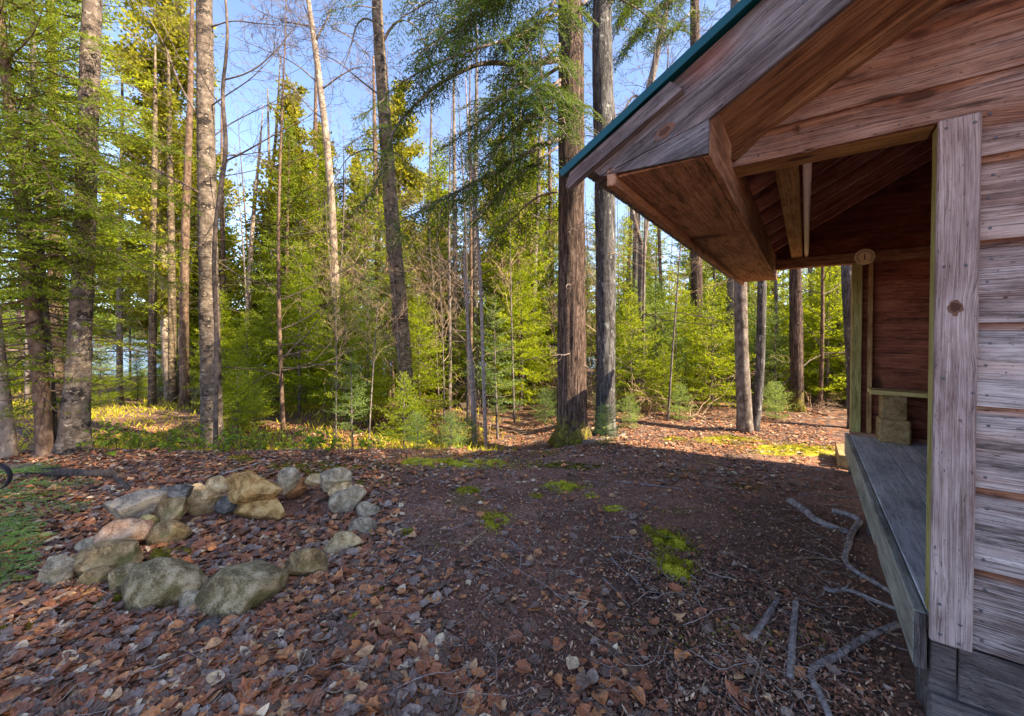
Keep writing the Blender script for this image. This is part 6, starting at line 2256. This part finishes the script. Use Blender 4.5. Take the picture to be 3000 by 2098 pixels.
ground_stick('stick', 'grey stick poking from behind the back wall of the fire ring', 'stick', c3((1310, 190), (1400, 165), (1530, 122)), 9, M_stick, 0.8, seed=31)
ground_stick('stick', 'grey stick just right of the pale slanted stone', 'stick', c6((50, 200), (150, 205), (290, 210)), 5, M_stick, seed=32)
ground_stick('fallen_log', 'dark rotten mossy log lying along the crest at the left', 'log', [(-60, 1388), (60, 1384), (150, 1396), (240, 1400), (335, 1402)], 27, M_log, 0.9, seed=33, taper=0.95)
ground_stick('fallen_log', 'short broken end of dark log pointing toward the fire ring', 'log', [(338, 1398), (352, 1418), (378, 1440)], 19, M_log, 0.7, seed=34)
ground_stick('stick', 'dark branch lying just below the rotten log at the left', 'stick', [(0, 1392), (60, 1398), (120, 1408), (148, 1430)], 9, M_log, 0.7, seed=35, tips=3)
ground_stick('fallen_log', 'mossy fallen log in the undergrowth left of the hemlock', 'log', [(1240, 1205), (1330, 1195), (1450, 1190), (1640, 1172)], 18, M_log, 0.8, seed=36)
ground_stick('tree_root', 'mossy root spreading from the foot of the hemlock and maple', 'root', [(1640, 1290), (1720, 1300), (1790, 1285), (1830, 1275)], 14, M_root, 0.3, seed=37)

# hemlock seedling whose flat sprays reach in at the lower left
hs = thing('hemlock_seedling', 'low hemlock seedling spreading feathery green sprays over the leaves at the left edge', 'hemlock seedling', on_ground(-4.55, 3.1))
rng = np.random.RandomState(505)
tb, cb = MB(), MB()
o0 = np.array(on_ground(-4.55, 3.1))
tb.tube([(0, 0, -0.03), (0.01, 0.0, 0.3), (0.0, 0.02, 0.62)], [0.012, 0.009, 0.004], 6, False)
for tip, h in [((60, 1120), .35), ((150, 1120), .30), ((210, 1090), .30), ((90, 1230), .25), ((185, 1150), .25), ((40, 1290), .22), ((100, 1060), .35), ((15, 1330), .2)]:
    t_ = gp(*tip) + np.array([0, 0, 0.05]) - o0
    p0 = np.array([0, 0, h])
    ss = np.linspace(0, 1, 8)
    pts = p0 + (t_ - p0) * ss[:, None] + np.array([0, 0, 1.0]) * (0.16 * ss * (1 - ss))[:, None]
    pts += np.cumsum(rng.normal(0, 0.006, (8, 3)), 0)
    L = np.linalg.norm(t_ - p0)
    tb.tube(pts, np.linspace(0.005, 0.0015, 8), 4, False)
    spray(cb, pts, L, rng, 0.042, 0.26, 0.018, 0.006, 0.35, 0, 0.35, minlen=0.08, dens=1.2)
tb.build('stem', M_twig, hs)
cb.build('crown', M_seedling, hs)

# wrought iron chair mostly beyond the left edge
ch = thing('iron_chair', 'dark iron garden chair, only its curled armrest entering at the left edge', 'chair', on_ground(-3.46, 2.45), R_(15))
Zc = 0.0
m = MB()


def band(mb, pts, w=0.032, t=0.008):
    pts = np.array(pts, float)
    n = len(pts)
    tan = nrm(np.gradient(pts, axis=0))
    sdv = np.array([0.0, 1.0, 0.0])
    nn_ = nrm(np.cross(tan, sdv))
    ring = np.stack([pts + sdv * w / 2 + nn_ * t / 2, pts - sdv * w / 2 + nn_ * t / 2, pts - sdv * w / 2 - nn_ * t / 2, pts + sdv * w / 2 - nn_ * t / 2], 1)
    i = np.arange(n - 1)[:, None] * 4
    j = np.arange(4)[None]
    mb.add(ring.reshape(-1, 3), np.stack([i + j, i + (j + 1) % 4, i + 4 + (j + 1) % 4, i + 4 + j], -1).reshape(-1, 4))
    mb.f.append(np.array([[0, 1, 2, 3]]) + mb.n - 4 * n)
    mb.m.append(np.array([0]))


for sy in (-0.27, 0.27):
    m = MB()
    aa = np.linspace(R_(100), R_(-75), 20)
    pts = [(-0.42, sy, 0.70), (-0.25, sy, 0.70), (-0.12, sy, 0.705)] + [(0.05 + 0.085 * math.cos(x) - 0.06, sy, 0.612 + 0.09 * math.sin(x)) for x in aa] + [(-0.06, sy, 0.50), (-0.10, sy, 0.43)]
    P = smooth_path(np.array(pts), 50)
    band(m, P)
    m.build('armrest', M_iron, ch)
for sx, sy in ((-0.08, -0.24), (-0.08, 0.24), (-0.48, -0.24), (-0.48, 0.24)):
    m = MB()
    m.tube([(sx, sy, 0.42), (sx * 1.02, sy, 0.2), (sx * 1.05, sy, 0.0)], [0.012, 0.011, 0.010], 8)
    m.build('leg', M_iron, ch)
m = MB()
for k in range(7):
    m.box((-0.50 + k * .07, -0.25, 0.415), (-0.445 + k * .07, 0.25, 0.428), 1, 0.003)
m.build('seat', M_iron, ch)
m = MB()
for k in range(6):
    y_ = -0.22 + k * 0.088
    m.tube([(-0.49, y_, 0.42), (-0.54, y_, 0.7), (-0.60, y_, 0.98)], [0.008] * 3, 6)
m.tube([(-0.60, -0.26, 0.98), (-0.605, 0, 1.0), (-0.60, 0.26, 0.98)], [0.012] * 3, 8)
m.build('backrest', M_iron, ch)
